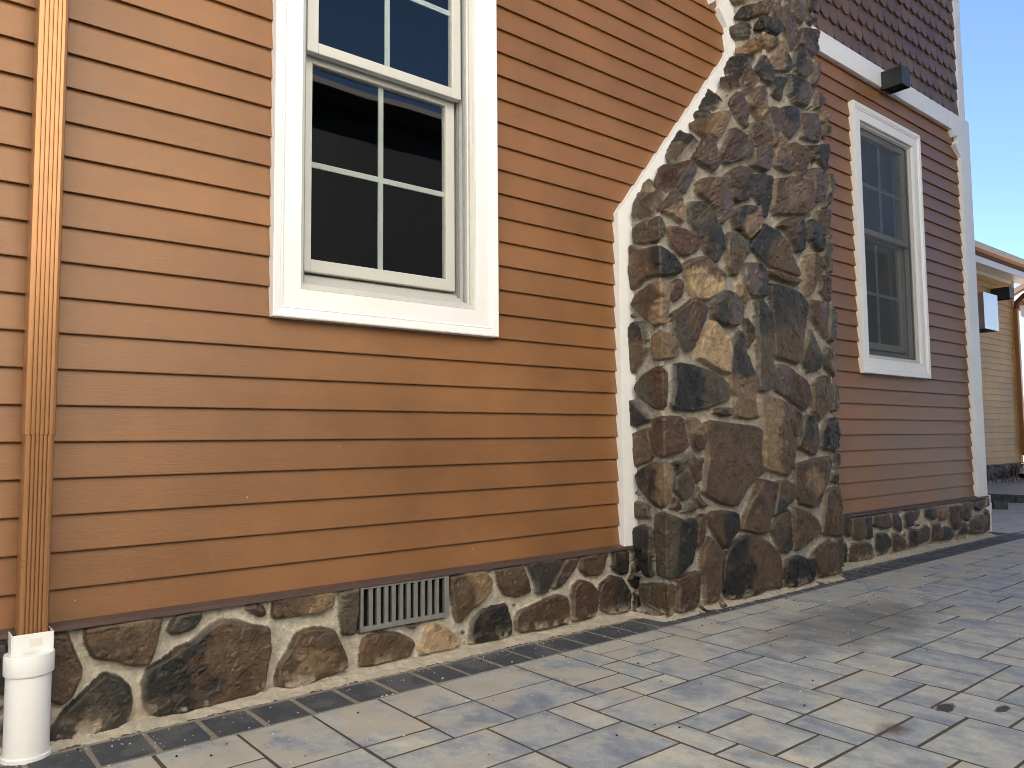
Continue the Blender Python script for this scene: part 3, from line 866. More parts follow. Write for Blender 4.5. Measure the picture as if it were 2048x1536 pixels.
# ---- windows
def ring(mb, x0, x1, z0, z1, prof, mat=0):
    """mitred frame: prof = [(u outward from the opening, y), ...]"""
    rings = [[(x0 - u, y, z0 - u), (x1 + u, y, z0 - u), (x1 + u, y, z1 + u), (x0 - u, y, z1 + u)] for u, y in prof]
    for a, b in zip(rings[:-1], rings[1:]):
        for k in range(4):
            j = (k + 1) % 4
            mb.face([a[k], a[j], b[j], b[k]], mat)
def make_window(w, label, screen):
    x0, x1 = w["x0"], w["x1"]; cw = x0 - w["o0"]
    mb = MB()
    ring(mb, x0, x1, WZ0, WZ1, [(0.0, -0.006), (0.0, -0.032), (0.002, -0.034), (cw * 0.60, -0.034), (cw * 0.62, -0.038), (cw * 0.67, -0.041), (cw * 0.69, -0.0385),
                                (cw * 0.72, -0.0385), (cw * 0.75, -0.044), (cw * 0.96, -0.048), (cw, -0.046), (cw, -0.004)])
    for sx, xa in ((-1, x0), (1, x1)):
        for sz, za in ((-1, WZ0), (1, WZ1)):
            e = cw * 0.60; g = 0.0007
            mb.face([(xa + sx * 0.001 - g, -0.0343, za + sz * 0.001 + g), (xa + sx * 0.001 + g, -0.0343, za + sz * 0.001 - g),
                     (xa + sx * e + g, -0.0343, za + sz * e - g), (xa + sx * e - g, -0.0343, za + sz * e + g)] if sx * sz < 0 else
                    [(xa + sx * 0.001 - g, -0.0343, za + sz * 0.001 - g), (xa + sx * 0.001 + g, -0.0343, za + sz * 0.001 + g),
                     (xa + sx * e + g, -0.0343, za + sz * e + g), (xa + sx * e - g, -0.0343, za + sz * e - g)], 1)
    win = part(mb.build("window", [M["trim"], M["drip"]]))
    win["label"] = label
    f = MB()      # white frame, sloping sill and jamb linings
    ring(f, x0 + 0.022, x1 - 0.022, WZ0 + 0.026, WZ1 - 0.022, [(0.0, 0.115), (0.0, -0.001), (0.006, -0.003), (0.0065, -0.012), (0.021, -0.013), (0.021, 0.0), (0.0215, 0.03)])
    f.face([(x0 + 0.022, 0.001, WZ0 + 0.0265), (x1 - 0.022, 0.001, WZ0 + 0.0265), (x1 - 0.022, 0.112, WZ0 + 0.092), (x0 + 0.022, 0.112, WZ0 + 0.092)])
    f.build("frame", M["vinyl"], win, 0.0)
    t = MB()      # jamb tracks, as ribs up both sides
    for s, e in ((x0 + 0.0222, 1), (x1 - 0.0222, -1)):
        for yy in (0.012, 0.052, 0.098):
            a, b = sorted((s, s + e * 0.009))
            t.box(a, b, yy, yy + 0.005, WZ0 + 0.03, WZ1 - 0.024)
    t.build("jamb_track", M["track"], win)
    def sash(z0, z1, yg, brail, trail, mz):
        a, b = x0 + 0.037, x1 - 0.037
        g0, g1 = a + 0.043, b - 0.043
        s = MB()
        y0, y1 = yg - 0.014, yg + 0.018
        s.box(a, g0, y0, y1, z0, z1); s.box(g1, b, y0, y1, z0, z1)
        s.box(g0, g1, y0, y1, z0, z0 + brail); s.box(g0, g1, y0, y1, z1 - trail, z1)
        so = s.build("sash", M["vinyl"], win, 0.0025)
        m_ = MB()
        cx = (x0 + x1) / 2
        m_.box(cx - 0.0105, cx + 0.0105, yg + 0.004, yg + 0.010, z0 + brail, z1 - trail)
        m_.box(g0, cx - 0.0105, yg + 0.004, yg + 0.010, mz - 0.0105, mz + 0.0105)
        m_.box(cx + 0.0105, g1, yg + 0.004, yg + 0.010, mz - 0.0105, mz + 0.0105)
        m_.build("muntin", M["grille_bar"], win)
        p = MB()
        p.box(g0 - 0.004, g1 + 0.004, yg - 0.002, yg + 0.001, z0 + brail - 0.004, z1 - trail + 0.004)
        p.build("pane", M["glass"], win)
    sash(2.198, WZ1 - 0.024, 0.030, 0.040, 0.040, 2.56)
    sash(WZ0 + 0.086, 2.212, 0.078, 0.046, 0.032, 1.812)
    if screen:
        p = MB(); p.box(x0 + 0.024, x1 - 0.024, 0.003, 0.0036, WZ0 + 0.03, WZ1 - 0.024)
        p.build("screen", M["screen"], win)
    return win
make_window(WIN[0], "large clear double-hung window", False)
make_window(WIN[1], "double-hung window behind an insect screen", True)

# ---- fieldstone chimney
D = 0.235
def xc(z): return 2.735 + (np.clip(z, 1.84, 2.905) - 1.84) * 0.92 / 1.065
def xr(z): return 4.292 - 0.085 * sstep(2.70, 2.86, z)
zz = np.concatenate([np.arange(-0.03, 3.5, 0.0040), np.arange(3.5, 6.7, 0.03)])
ss = np.arange(-0.262, 1.80, 0.0039)
S, Z = np.meshgrid(ss, zz)
Wd = xr(Z) - xc(Z)
rug = 0.25 + 0.75 * sstep(0.9, 2.4, Z)
stones = parse(CHIMNEY_STONES)
H, C = stone_field(S, Z, stones, rug, True, 0.15)
th = np.where((Z > 1.84) & (Z < 2.905), math.atan2(0.92, 1.065), 0.0)
th = np.array([np.convolve(np.pad(th[:, 0], 8, mode='edge'), np.ones(17) / 17, 'valid')]).T * np.ones_like(Z)
nl = np.stack([-np.cos(th), np.zeros_like(th), np.sin(th)], -1)
nf = np.array((0., -1., 0.)) * np.ones(S.shape + (3,))
nr = np.array((1., 0., 0.)) * np.ones(S.shape + (3,))
a = sstep(-0.022, 0.022, S)[..., None]; b = sstep(-0.022, 0.022, S - Wd)[..., None]
nn = nl * (1 - a) + nf * a; nn = nn * (1 - b) + nr * b
nn /= np.linalg.norm(nn, axis=-1, keepdims=True)
bx = np.where(S < 0, xc(Z), np.where(S > Wd, xr(Z), xc(Z) + S))
by = np.where(S < 0, -D - S, np.where(S > Wd, -D + (S - Wd), -D))
P = np.stack([bx, by, Z], -1) + nn * (H - 0.032 + 0.030 * sstep(-0.10, -0.21, S) * sstep(1.80, 1.95, Z))[..., None]
P[..., 1] = np.minimum(P[..., 1], 0.01)
chim = grid_mesh("chimney", P, C, M["stone"], None)
part(chim)

# ---- stone base along the wall
def foundation(x0, x1, step, seed):
    zz = np.arange(-0.03, 0.3005, step); ss = np.arange(x0, x1, step)
    S, Z = np.meshgrid(ss, zz)
    st = parse(SKIRT_STONES)
    H, C = stone_field(S, Z, st, np.full(S.shape, 0.22), True, 0.16, np.array((0.42, 0.395, 0.335)), seed)
    hole = (S > 1.316) & (S < 1.70) & (Z > 0.140)
    H = np.where(hole, -0.036, H)
    Y = -(0.021 + H * 0.85)
    # hand-laid, so the face wanders a little
    Y -= 0.004 * (fbm(S * 3, Z * 3, 77, 2) - 0.5)
    return np.stack([S, Y, Z], -1), C
P1, C1 = foundation(-1.2, 2.80, 0.0027, 8)
fo = part(grid_mesh("stone_foundation", P1, C1, M["stone"], None))
P2, C2 = foundation(4.24, 6.985, 0.0065, 9)
fo2 = part(grid_mesh("stone_foundation", P2, C2, M["stone"], None))
mb = MB(); mb.box(HOUSE_L, -1.2, -0.04, 0.0, -0.03, 0.2985); part(mb.build("foundation_block", M["sand"]))
mb = MB(); mb.box(6.966, 6.984, 0.0, HOUSE_D, -0.03, 0.29); part(mb.build("foundation_block", M["sand"]))

# ================================================================== THINGS ON THE HOUSE
# ---- downspout with its plastic drain pipe
ds = tag(empty("downspout", (0.334, -0.09, 0)), "copper-coloured ribbed downspout emptying into a white drain pipe", "downspout")
def dsp(mb, name, mat, bevel=0.0, smooth=False, parent=None):
    o = mb.build(name, mat, parent or ds, bevel, smooth)
    if parent is None: o.matrix_parent_inverse = Matrix.Translation((-0.334, 0.09, 0))
    return o
def ribbed(x0, x1, y0, y1, z0, z1, ribs=5, depth=0.006):
    """rectangular tube with shallow grooves in the front face"""
    pts = [(x0 + 0.004, y1), (x0, y1 - 0.004), (x0, y0 + 0.008), (x0 + 0.0025, y0 + 0.0025), (x0 + 0.009, y0)]
    w = (x1 - x0 - 0.022) / ribs
    for k in range(ribs):
        a = x0 + 0.011 + k * w
        pts += [(a + w * 0.10, y0), (a + w * 0.18, y0 + depth), (a + w * 0.40, y0 + depth), (a + w * 0.50, y0), (a + w * 0.95, y0)]
    pts += [(x1 - 0.009, y0), (x1 - 0.0025, y0 + 0.0025), (x1, y0 + 0.008), (x1, y1 - 0.004), (x1 - 0.004, y1)]
    mb = MB(); mb.prism(pts, lambda a, b, d: (a, b, d), z0, z1)
    return mb
dsp(ribbed(0.302, 0.376, -0.092, -0.026, 0.835, 4.9), "upper_pipe", M["copper"])
dsp(ribbed(0.3045, 0.3735, -0.0895, -0.0285, 0.270, 0.8346), "lower_pipe", M["copper"])
mb = MB()     # square adapter, open at the top
ax0, ax1, ay0, ay1, az0, az1 = 0.286, 0.384, -0.142, -0.030, 0.262, 0.316
ax0, ax1, ay0, ay1 = 0.288, 0.384, -0.106, -0.020
for q in ((ax0, ax0 + 0.004, ay0, ay1), (ax1 - 0.004, ax1, ay0, ay1), (ax0 + 0.004, ax1 - 0.004, ay0, ay0 + 0.004), (ax0 + 0.004, ax1 - 0.004, ay1 - 0.004, ay1)):
    mb.box(q[0], q[1], q[2], q[3], az0, az1)
ad = dsp(mb, "adapter", M["pvc"], 0.0012)
mb = MB(); mb.box(0.330, 0.358, ay0 - 0.0006, ay0 + 0.001, 0.282, 0.303); mb.build("sticker", M["sticker"], ad)
mb = MB()
cx, cy = 0.332, -0.086
def lathe(mb, cx, cy, prof, seg=48):
    n0 = len(mb.v)
    for r, z in prof:
        for k in range(seg):
            t = 2 * math.pi * k / seg; mb.v.append((cx + r * math.cos(t), cy + r * math.sin(t), z))
    for i in range(len(prof) - 1):
        for k in range(seg):
            j = (k + 1) % seg
            mb.f.append((n0 + i * seg + k, n0 + i * seg + j, n0 + (i + 1) * seg + j, n0 + (i + 1) * seg + k)); mb.m.append(0); mb.t.append(1.0)
lathe(mb, cx, cy, [(0.052, 0.214), (0.0575, 0.214), (0.0582, 0.216), (0.0585, 0.262), (0.0572, 0.2655), (0.030, 0.2665)])
dsp(mb, "coupling", M["pvc"], 0, True)
mb = MB(); lathe(mb, cx, cy, [(0.0525, 0.2138), (0.0525, 0.010), (0.0575, 0.009), (0.0580, -0.03)])
dsp(mb, "drain_pipe", M["pvc"], 0, True)

# ---- foundation vent
vt = tag(empty("foundation_vent", (1.507, -0.02, 0.22)), "galvanised steel grille of upright slats set in the stone base", "vent")
inv = Matrix.Translation((-1.507, 0.02, -0.22))
mb = MB()
vx0, vx1, vz0, vz1 = 1.322, 1.694, 0.146, 0.2975
mb.box(vx0, vx0 + 0.012, -0.047, -0.030, vz0, vz1); mb.box(vx1 - 0.020, vx1, -0.047, -0.030, vz0, vz1)
mb.box(vx0 + 0.012, vx1 - 0.020, -0.047, -0.030, vz0, vz0 + 0.017); mb.box(vx0 + 0.012, vx1 - 0.020, -0.047, -0.030, vz1 - 0.006, vz1)
o = mb.build("frame", M["steel"], vt, 0.0015); o.matrix_parent_inverse = inv
mb = MB()
n = 11; w = (vx1 - 0.020 - vx0 - 0.012) / n
for k in range(1, n):
    a = vx0 + 0.012 + k * w - 0.0085
    mb.prism([(a, -0.045), (a + 0.0155, -0.045), (a + 0.0155, -0.036), (a, -0.032)], lambda p, q, d: (p, q, d), vz0 + 0.017, vz1 - 0.006)
o = mb.build("grille", M["steel"], vt, 0.001); o.matrix_parent_inverse = inv
mb = MB(); mb.box(vx0 + 0.002, vx1 - 0.002, -0.004, 0.004, vz0 + 0.002, vz1 - 0.001)
o = mb.build("backing", M["void"], vt); o.matrix_parent_inverse = inv

# ---- square black wall lamp on the frieze
def cube_lamp(name, x0, x1, yf, yb, z0, z1, label):
    t = tag(empty(name, ((x0 + x1) / 2, yb, z0)), label, "lamp")
    iv = Matrix.Translation((-(x0 + x1) / 2, -yb, -z0))
    mb = MB(); w = 0.006
    mb.box(x0, x0 + w, yf, yb - 0.012, z0, z1); mb.box(x1 - w, x1, yf, yb - 0.012, z0, z1)
    mb.box(x0 + w, x1 - w, yf, yf + w, z0, z1); mb.box(x0 + w, x1 - w, yb - 0.018, yb - 0.012, z0, z1)
    mb.box(x0 + w, x1 - w, yf + w, yb - 0.018, z1 - w, z1)
    o = mb.build("housing", M["black"], t, 0.002); o.matrix_parent_inverse = iv
    mb = MB(); mb.box(x0 + 0.01, x1 - 0.01, yb - 0.012, yb, z0 + 0.006, z1 - 0.02)
    o = mb.build("back_plate", M["black"], t, 0.002); o.matrix_parent_inverse = iv
    mb = MB(); mb.box(x0 + w, x1 - w, yf + w, yb - 0.018, z0 + 0.02, z0 + 0.026)
    o = mb.build("lens", M["void"], t); o.matrix_parent_inverse = iv
cube_lamp("wall_lamp", 5.420, 5.545, -0.190, -0.034, 3.250, 3.380, "black cube lamp over the frieze below fish-scale shingles")

# ---- white standpipe round the right corner
sp = tag(empty("standpipe", (7.245, 0.075, 0)), "slim white plastic standpipe behind the stone corner", "pipe")
iv = Matrix.Translation((-7.245, -0.075, 0))
mb = MB(); lathe(mb, 7.245, 0.075, [(0.045, 0.156), (0.045, -0.03)], 28)
o = mb.build("pipe", M["pvc"], sp, 0, True); o.matrix_parent_inverse = iv
mb = MB(); lathe(mb, 7.245, 0.075, [(0.040, 0.1565), (0.052, 0.157), (0.052, 0.235), (0.046, 0.236), (0.046, 0.30), (0.01, 0.30)], 28)
o = mb.build("coupling", M["pvc"], sp, 0, True); o.matrix_parent_inverse = iv

# ================================================================== GROUND
mb = MB()
mb.face([(-90, -90, -0.030), (110, -90, -0.030), (110, 110, -0.030), (-90, 110, -0.030)])
tag(mb.build("ground", M["earth"]), kind="structure")
mb = MB(); mb.face([(-3, -5.0, -0.0009), (17, -5.0, -0.0009), (17, 3.2, -0.0045), (-3, 3.2, -0.0009)])
tag(mb.build("paving_bed", M["joint"]), kind="structure")

def slab(mb, x0, x1, y0, y1, ztop, g, ch, tint, rr):
    """a paver: slightly irregular outline, chamfered edge"""
    j = lambda: rr.uniform(-0.0018, 0.0018)
    c = [(x0 + g + j(), y0 + g + j()), (x1 - g + j(), y0 + g + j()), (x1 - g + j(), y1 - g + j()), (x0 + g + j(), y1 - g + j())]
    ins = [(ch, ch), (-ch, ch), (-ch, -ch), (ch, -ch)]
    dz = [rr.uniform(-0.0004, 0.0004) for _ in range(4)]
    top = [(p[0] + q[0], p[1] + q[1], ztop + d) for p, q, d in zip(c, ins, dz)]
    mid = [(p[0], p[1], ztop - ch * 0.7 + d) for p, d in zip(c, dz)]
    bot = [(p[0], p[1], ztop - 0.02) for p in c]
    n = len(mb.v)
    mb.v += top + mid + bot
    mb.f.append((n, n + 1, n + 2, n + 3)); mb.m.append(0); mb.t.append(tint)
    for k in range(4):
        q = (k + 1) % 4
        mb.f.append((n + q, n + k, n + 4 + k, n + 4 + q)); mb.f.append((n + 4 + q, n + 4 + k, n + 8 + k, n + 8 + q))
        mb.m += [0, 0]; mb.t += [tint, tint]

mb = MB(); mb.face([(-2.8, -0.297, -0.0008), (7.6, -0.297, -0.0008), (7.6, -0.1, -0.0008), (-2.8, -0.1, -0.0008)])
tag(mb.build("border_bed", M["border_sand"]), kind="structure")
# border of charcoal setts along the wall
mb = MB(); rr = random.Random(3)
x = -2.71
while x < 7.6:
    if not (2.80 < x < 4.10) or True:
        slab(mb, x, x + 0.1443, -0.292, -0.113, rr.uniform(-0.0005, 0.0012), 0.0048, 0.004, rr.random(), rr)
    x += 0.1443
y = -0.113
while y < 3.0:
    slab(mb, 7.0, 7.18, y, y + 0.1443, 0.0, 0.005, 0.005, rr.random(), rr) if False else None
    y += 0.1443
tag(mb.build("paving_border", M["dark_paver"]), kind="structure")

# field of three slab sizes on a grid of 0.1105 x 0.105, the near ones as laid in the photograph
GX, GY, OX, OY = 0.1105, 0.1050, 1.693 - 0.1105 * 40, -0.292
NX, NY = 150, 45
occ = np.zeros((NX, NY), bool)
mb = MB(); rr = random.Random(21)
def lay_slab(i, j, w, h):
    occ[i:i + w, j:j + h] = True
    x0 = OX + i * GX; y1 = OY - j * GY
    slab(mb, x0, x0 + w * GX, y1 - h * GY, y1, rr.uniform(-0.0005, 0.0005), 0.0050, 0.0012, rr.random(), rr)
def can(i, j, w, h):
    return i >= 0 and j >= 0 and i + w <= NX and j + h <= NY and not occ[i:i + w, j:j + h].any()
for (x0, y1, x1, y0) in [(1.901, -.847, 2.246, -1.025), (1.814, -1.041, 2.032, -1.136), (1.826, -1.146, 2.067, -1.406), (1.692, -1.049, 1.821, -1.252),
                         (1.708, -.856, 1.91, -1.03), (2.03, -1.041, 2.158, -1.237), (2.135, -1.034, 2.37, -1.238), (2.245, -.821, 2.346, -1.027),
                         (2.354, -.82, 2.573, -1.126), (2.089, -.629, 2.312, -.793), (2.393, -.279, 2.582, -.391), (2.613, -.306, 2.723, -.488),
                         (2.392, -.407, 2.63, -.69), (2.289, -.509, 2.378, -.718), (2.169, -.369, 2.379, -.494), (1.89, -.758, 2.111, -.814),
                         (2.335, -.722, 2.539, -.805), (2.571, -.928, 2.688, -1.189)]:
    i = round((x0 - OX) / GX); j = round((OY - y1) / GY)
    w = max(1, round((x1 - x0) / GX)); h = max(1, round((y1 - y0) / GY))
    if can(i, j, w, h): lay_slab(i, j, w, h)
sizes = [(2, 2), (2, 3), (3, 2), (2, 1), (1, 2), (2, 2), (2, 3)]
def fill_field():
    for j in range(NY):
        for i in range(NX):
            if occ[i, j]: continue
            opts = [q for q in sizes if can(i, j, *q)]
            # leave no lone cells beside a slab when it can be helped
            good = [q for q in opts if not (i + q[0] + 1 <= NX - 1 and not occ[i + q[0], j] and occ[i + q[0] + 1, j])]
            lay_slab(i, j, *(rr.choice(good or opts or [(1, 1)])))
fill_field()
# the court beyond the house corner
OX, OY, NX, NY = 7.22, 2.36, 100, 25
occ = np.zeros((NX, NY), bool)
fill_field()
tag(mb.build("paving", M["paver"]), kind="structure")

# sand and mortar swept along the foot of the wall
xs_ = np.arange(-1.2, 7.0, 0.0045); ts = np.linspace(0, 1, 30)
X, T = np.meshgrid(xs_, ts)
onch = sstep(2.690, 2.715, X) * (1 - sstep(4.285, 4.31, X))
wy = -0.018 * (1 - onch) - 0.205 * onch
wd = (0.112 + 0.03 * (fbm(X * 9, X * 0, 3) - 0.5)) * (1 - onch) + (0.055 + 0.02 * (fbm(X * 11, X * 0, 5) - 0.5)) * onch
Yy = wy - T * wd
prof = (1 - T) ** 1.3
Zz = -0.0105 + (0.018 + 0.016 * fbm(X * 12, T * 3, 6)) * prof + 0.015 * (fbm(X * 60, Yy * 60, 8, 5, 0.62) - 0.45) + 0.006 * (1 - T)
P = np.stack([X, Yy, Zz], -1)
so = grid_mesh("sand", P[::-1], None, M["sand"], None)
tag(so, kind="stuff")

# loose grit scattered on the slabs
mb = MB(); rr = random.Random(8)
def grain(x, y, r, mat):
    n = len(mb.v)
    k = 5; h = r * rr.uniform(0.5, 0.9); a0 = rr.random() * 6
    for q in range(k):
        t = a0 + 2 * math.pi * q / k; s = r * rr.uniform(0.7, 1.2)
        mb.v.append((x + s * math.cos(t), y + s * math.sin(t), 0.0006))
    for q in range(k):
        t = a0 + 0.5 + 2 * math.pi * q / k; s = r * rr.uniform(0.45, 0.75)
        mb.v.append((x + s * math.cos(t), y + s * math.sin(t), h + 0.0006))
    for q in range(k):
        p = (q + 1) % k
        mb.f.append((n + q, n + p, n + k + p, n + k + q)); mb.m.append(mat); mb.t.append(1.0)
    mb.f.append(tuple(n + k + q for q in range(k))); mb.m.append(mat); mb.t.append(1.0)
for _ in range(700):
    x = rr.uniform(0.2, 5.2); y = -0.12 - abs(rr.gauss(0, 0.55))
    if y < -2.2: continue
    grain(x, y, rr.choice((0.0012, 0.0018, 0.0018, 0.0028, 0.004)), 1 if rr.random() < 0.3 else 0)
for _ in range(420):
    x = rr.uniform(0.2, 6.8); onc = 2.7 < x < 4.3
    grain(x, (-0.30 if onc else -0.12) - abs(rr.gauss(0, 0.035)), rr.choice((0.0012, 0.0015, 0.002, 0.0032)), 2)
tag(mb.build("gravel", [M["grit"], M["void"], M["sand"]]), kind="stuff")

# ================================================================== NEIGHBOURING BUILDINGS
# ---- the next house along the patio
FY = 2.4; fx0, fx1 = 9.2, 15.52
nh = tag(empty("neighbour_house", (12.4, 5.0, 0)), "tan-sided single-storey house with copper gutter beyond the white corner post", "house")
ni = Matrix.Translation((-12.4, -5.0, 0))
def npart(o): o.parent = nh; o.matrix_parent_inverse = ni; return o
mb = MB(); mb.box(fx0, fx1, FY + 0.002, 8.5, 0.0, 3.52); npart(mb.build("wall", M["far_siding"]))
mb = MB(); siding(mb, fx0, fx1 - 0.10, 0.31, 3.50, lambda u, d, z: (u, FY - d, z), course=0.105, seed=12)
npart(mb.build("siding", M["far_siding"]))
zz = np.arange(-0.03, 0.3005, 0.012); ss = np.arange(fx0, fx1 + 0.02, 0.012)
S, Z = np.meshgrid(ss, zz)
H, C = stone_field(S, Z, [], np.full(S.shape, 0.3), True, 0.17, MORTAR, 15)
npart(grid_mesh("stone_foundation", np.stack([S, FY - 0.02 - H, Z], -1), C, M["stone"], None))
mb = MB(); mb.box(fx1 - 0.10, fx1 + 0.02, FY - 0.028, FY, 0.305, 3.5); npart(mb.build("corner_board", M["far_siding"], None, 0.003))
mb = MB(); mb.box(fx0, fx1 + 0.02, FY - 0.05, FY + 0.001, 0.298, 0.312); npart(mb.build("drip_edge", M["drip"]))
mb = MB(); mb.box(fx0 - 0.3, fx1 + 0.35, 2.03, FY + 0.0015, 3.505, 3.53); npart(mb.build("soffit", M["trim"]))
mb = MB(); mb.box(fx0 - 0.3, fx1 + 0.35, 2.0, 2.03, 3.42, 3.56); mb.box(fx0, fx1, FY - 0.026, FY, 3.44, 3.504); npart(mb.build("fascia", M["trim"], None, 0.003))
mb = MB()
mb.prism([(1.998, 3.56), (1.90, 3.59), (1.885, 3.665), (1.895, 3.68), (1.905, 3.665), (1.925, 3.60), (1.998, 3.575)], lambda a, b, d: (d, a, b), fx0 - 0.32, fx1 + 0.36)
npart(mb.build("gutter", M["copper"]))
mb = MB()
mb.prism([(1.95, 3.585), (5.4, 4.75), (8.85, 3.585), (8.85, 3.52), (1.999, 3.52)], lambda a, b, d: (d, a, b), fx0 - 0.3, fx1 + 0.3)
npart(mb.build("roof", M["roof"]))

# ---- steel hood on that wall
hd = tag(empty("vent_hood", (13.6, FY, 2.4)), "square stainless steel hood on the tan siding", "vent hood")
hi = Matrix.Translation((-13.6, -FY, -2.4))
mb = MB(); hx0, hx1, hy0, hz0, hz1 = 13.30, 13.87, 2.09, 2.45, 3.03
mb.box(hx0, hx1, hy0, hy0 + 0.008, hz0, hz1); o = mb.build("front_panel", M["bright_steel"], hd, 0.004); o.matrix_parent_inverse = hi
mb = MB()
mb.box(hx0, hx0 + 0.008, hy0 + 0.008, FY - 0.02, hz0, hz1); mb.box(hx1 - 0.008, hx1, hy0 + 0.008, FY - 0.02, hz0, hz1)
mb.box(hx0 + 0.008, hx1 - 0.008, hy0 + 0.008, FY - 0.02, hz1 - 0.008, hz1)
o = mb.build("side_panel", M["steel"], hd); o.matrix_parent_inverse = hi
mb = MB(); mb.box(hx0 + 0.008, hx1 - 0.008, hy0 + 0.01, FY - 0.02, hz0 + 0.03, hz0 + 0.035)
o = mb.build("damper", M["void"], hd); o.matrix_parent_inverse = hi

cube_lamp("wall_lamp", 14.45, 14.66, 2.10, FY - 0.02, 3.06, 3.25, "small black lamp between the steel hood and the far downspout")

# ---- brown downspout at its corner
fd = tag(empty("downspout", (15.46, FY - 0.08, 0)), "brown downspout curving from the gutter down the far corner", "downspout")
fi = Matrix.Translation((-15.46, -FY + 0.08, 0))
mb = MB(); mb.tube([(15.42, 1.95, 3.57), (15.42, 1.95, 3.45), (15.43, 2.02, 3.32), (15.45, 2.20, 3.22), (15.46, 2.31, 3.12), (15.46, 2.33, 3.0)], 0.045, 14)
o = mb.build("elbow", M["copper_dark"], fd, 0, True); o.matrix_parent_inverse = fi
mb = MB(); mb.box(15.42, 15.50, 2.30, 2.372, 0.46, 3.02); o = mb.build("pipe", M["copper"], fd, 0.006); o.matrix_parent_inverse = fi
mb = MB(); mb.tube([(15.46, 2.336, 0.47), (15.465, 2.30, 0.38), (15.47, 2.20, 0.30)], 0.042, 12); o = mb.build("lower_elbow", M["copper"], fd, 0, True); o.matrix_parent_inverse = fi
mb = MB(); lathe(mb, 15.50, 2.16, [(0.01, 0.30), (0.06, 0.30), (0.06, 0.22), (0.052, 0.22), (0.052, -0.02)], 20); o = mb.build("drain_pipe", M["pvc"], fd, 0, True); o.matrix_parent_inverse = fi
# ---- tan drain spout near the ground
st = tag(empty("drain_spout", (14.8, 2.2, 0.1)), "short tan drain spout poking out by the far stone base", "pipe")
mb = MB()
mb.tube([(0.35, 0.06, 0.10), (0.12, 0.0, 0.05), (-0.12, -0.06, 0.0)], 0.055, 18, cap=False)
mb.tube([(-0.11, -0.0575, 0.002), (-0.13, -0.0625, -0.002)], 0.060, 18, cap=False)
mb.build("pipe", M["sand"], st, 0, True)
mb = MB(); mb.tube([(0.30, 0.047, 0.09), (0.0, -0.03, 0.025)], 0.0535, 18); mb.build("bore", M["void"], st, 0, True)

# ---- rounded edging blocks round a bed
mb = MB()
pr = [(-0.045, 0.0), (-0.045, 0.055)] + [(0.045 * math.cos(R(180 - 15 * k)), 0.055 + 0.040 * math.sin(R(15 * k))) for k in range(1, 12)] + [(0.045, 0.055), (0.045, 0.0)]
mb.prism(pr, lambda a, b, d: (a, d, b), -0.068, 0.068)
eb = tag(mb.build("edging_block", M["edging"], None, 0.006, True), "charcoal round-topped edging block in the curved row of the bed", "edging block", "edging blocks round the garden bed")
spots = [(10.46, 1.22, 0.10), (10.45, 1.08, -0.05), (10.45, 0.935, 0.0), (10.44, 0.79, 0.05), (10.46, 0.65, 0.15), (10.50, 0.51, 0.2), (10.43, 1.365, 0.1), (10.42, 1.51, 0.1),
         (9.43, 0.70, 0.5), (9.40, 0.835, 0.1), (9.40, 0.98, 0.0)]
for i, (x, y, a) in enumerate(spots):
    o = eb if i == 0 else eb.copy()
    if i: COL.objects.link(o)
    o.location = (x, y, -0.004); o.rotation_euler = (0, 0, a)

# ---- sunlit gabled house beyond
oh = tag(empty("gabled_house", (24, 0.8, 0)), "sunlit orange-sided gabled house seen past the far corner", "house")
oi = Matrix.Translation((-24, -0.8, 0))
def opart(o): o.parent = oh; o.matrix_parent_inverse = oi; return o
GXp = 20.0
mb = MB()
mb.prism([(1.0, 0), (3.62, 0), (3.62, 3.75), (2.31, 4.47), (1.0, 3.75)], lambda a, b, d: (d, a, b), GXp + 0.003, 28)
opart(mb.build("wall", M["orange_siding"]))
mb = MB(); siding(mb, 1.0, 3.50, 2.32, 3.75, lambda u, d, z: (GXp - d, u, z), course=0.11, seams=False, seed=31)
opart(mb.build("siding", M["orange_siding"]))
mb = MB(); mb.box(GXp - 0.03, GXp, 3.50, 3.66, 0, 3.7); opart(mb.build("corner_board", M["trim"]))
mb = MB(); mb.box(GXp - 0.035, GXp, 1.0, 3.495, 1.98, 2.30); opart(mb.build("band_board", M["trim"]))
mb = MB()
for sgn, ye in ((1, 3.95), (-1, 0.67)):
    mb.prism([(ye, 3.52), (2.31, 4.42), (2.31, 4.64), (ye, 3.74)], lambda a, b, d: (d, a, b), GXp - 0.38, GXp - 0.34)
opart(mb.build("rake_board", M["trim"]))
mb = MB()
for ye in (4.0, 0.62):
    mb.prism([(ye, 3.735), (2.31, 4.645), (2.31, 4.77), (ye, 3.86)], lambda a, b, d: (d, a, b), GXp - 0.40, 28.3)
opart(mb.build("roof", M["roof"]))
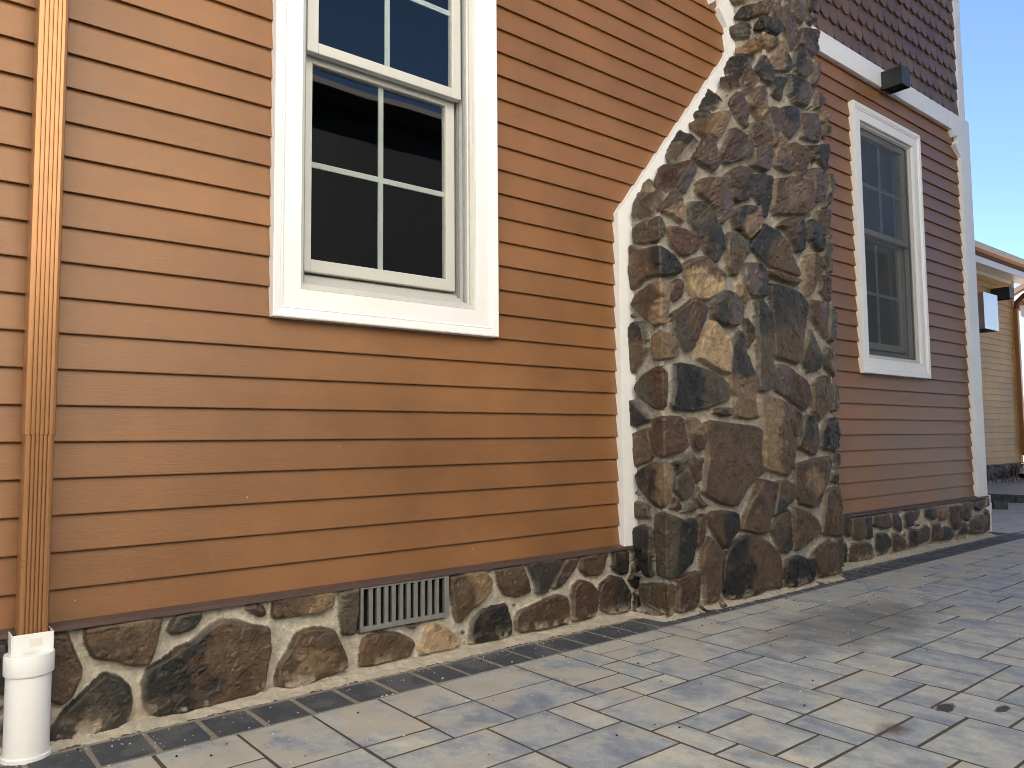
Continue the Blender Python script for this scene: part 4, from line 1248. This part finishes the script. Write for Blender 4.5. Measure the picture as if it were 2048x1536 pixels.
mb = MB(); mb.box(GXp - 0.04, GXp, 1.2, 3.40, 0.0, 1.95); gd = opart(mb.build("garage_door", M["orange_siding"]))
for k in range(4):
    for q in range(2):
        mb = MB(); y0 = 1.40 + k * 0.5; mb.box(GXp - 0.046, GXp - 0.035, y0, y0 + 0.36, 1.42 + 0.21 * q, 1.58 + 0.21 * q)
        mb.build("pane", M["black"], gd)

# ---- unseen houses across the patio: cream placed for warm bounce, dark for less sky
def plain_house(name, label, x0, x1, yw, depth, eave, rise, wall, seed, winx):
    t = tag(empty(name, ((x0 + x1) / 2, yw - depth / 2, 0)), label, "house")
    iv = Matrix.Translation((-(x0 + x1) / 2, -(yw - depth / 2), 0))
    def pp(o): o.parent = t; o.matrix_parent_inverse = iv; return o
    mb = MB(); mb.box(x0, x1, yw - depth, yw - 0.002, 0, eave); pp(mb.build("wall", M[wall]))
    if seed == 41:
        mb = MB(); siding(mb, x0, x1, 0.3, eave, lambda u, d, z: (u, yw + d, z), seams=False, course=0.14, seed=seed); pp(mb.build("siding", M[wall]))
    mb = MB(); mb.prism([(yw + 0.45, eave - 0.02), (yw - depth - 0.45, eave - 0.02), (yw - depth / 2, eave + rise)], lambda a, b, d: (d, a, b), x0 - 0.4, x1 + 0.4)
    pp(mb.build("roof", M["grey_roof"]))
    for wx in winx:
        mb = MB(); mb.box(wx - 0.55, wx + 0.55, yw, yw + 0.04, 1.2, 2.9); w = pp(mb.build("window", M["trim"], None, 0.003))
        mb = MB(); mb.box(wx - 0.43, wx + 0.43, yw + 0.035, yw + 0.043, 1.32, 2.78); mb.build("pane", M["black"], w)
plain_house("unseen_opposite_house", "unseen cream house across the patio, placed to bounce warm sun onto the large window wall", -12.0, 2.6, -4.3, 8, 7.4, 2.2, "cream_bounce_siding", 41, (-8, -5, -1.8))
plain_house("unseen_opposite_house", "tall dark out-of-view house across the patio, set close to cut sky light, its roof mirrored in the large window", 2.65, 22.0, -6.0, 9, 5.0, 2.6, "dark_siding", 42, (11, 15, 19))
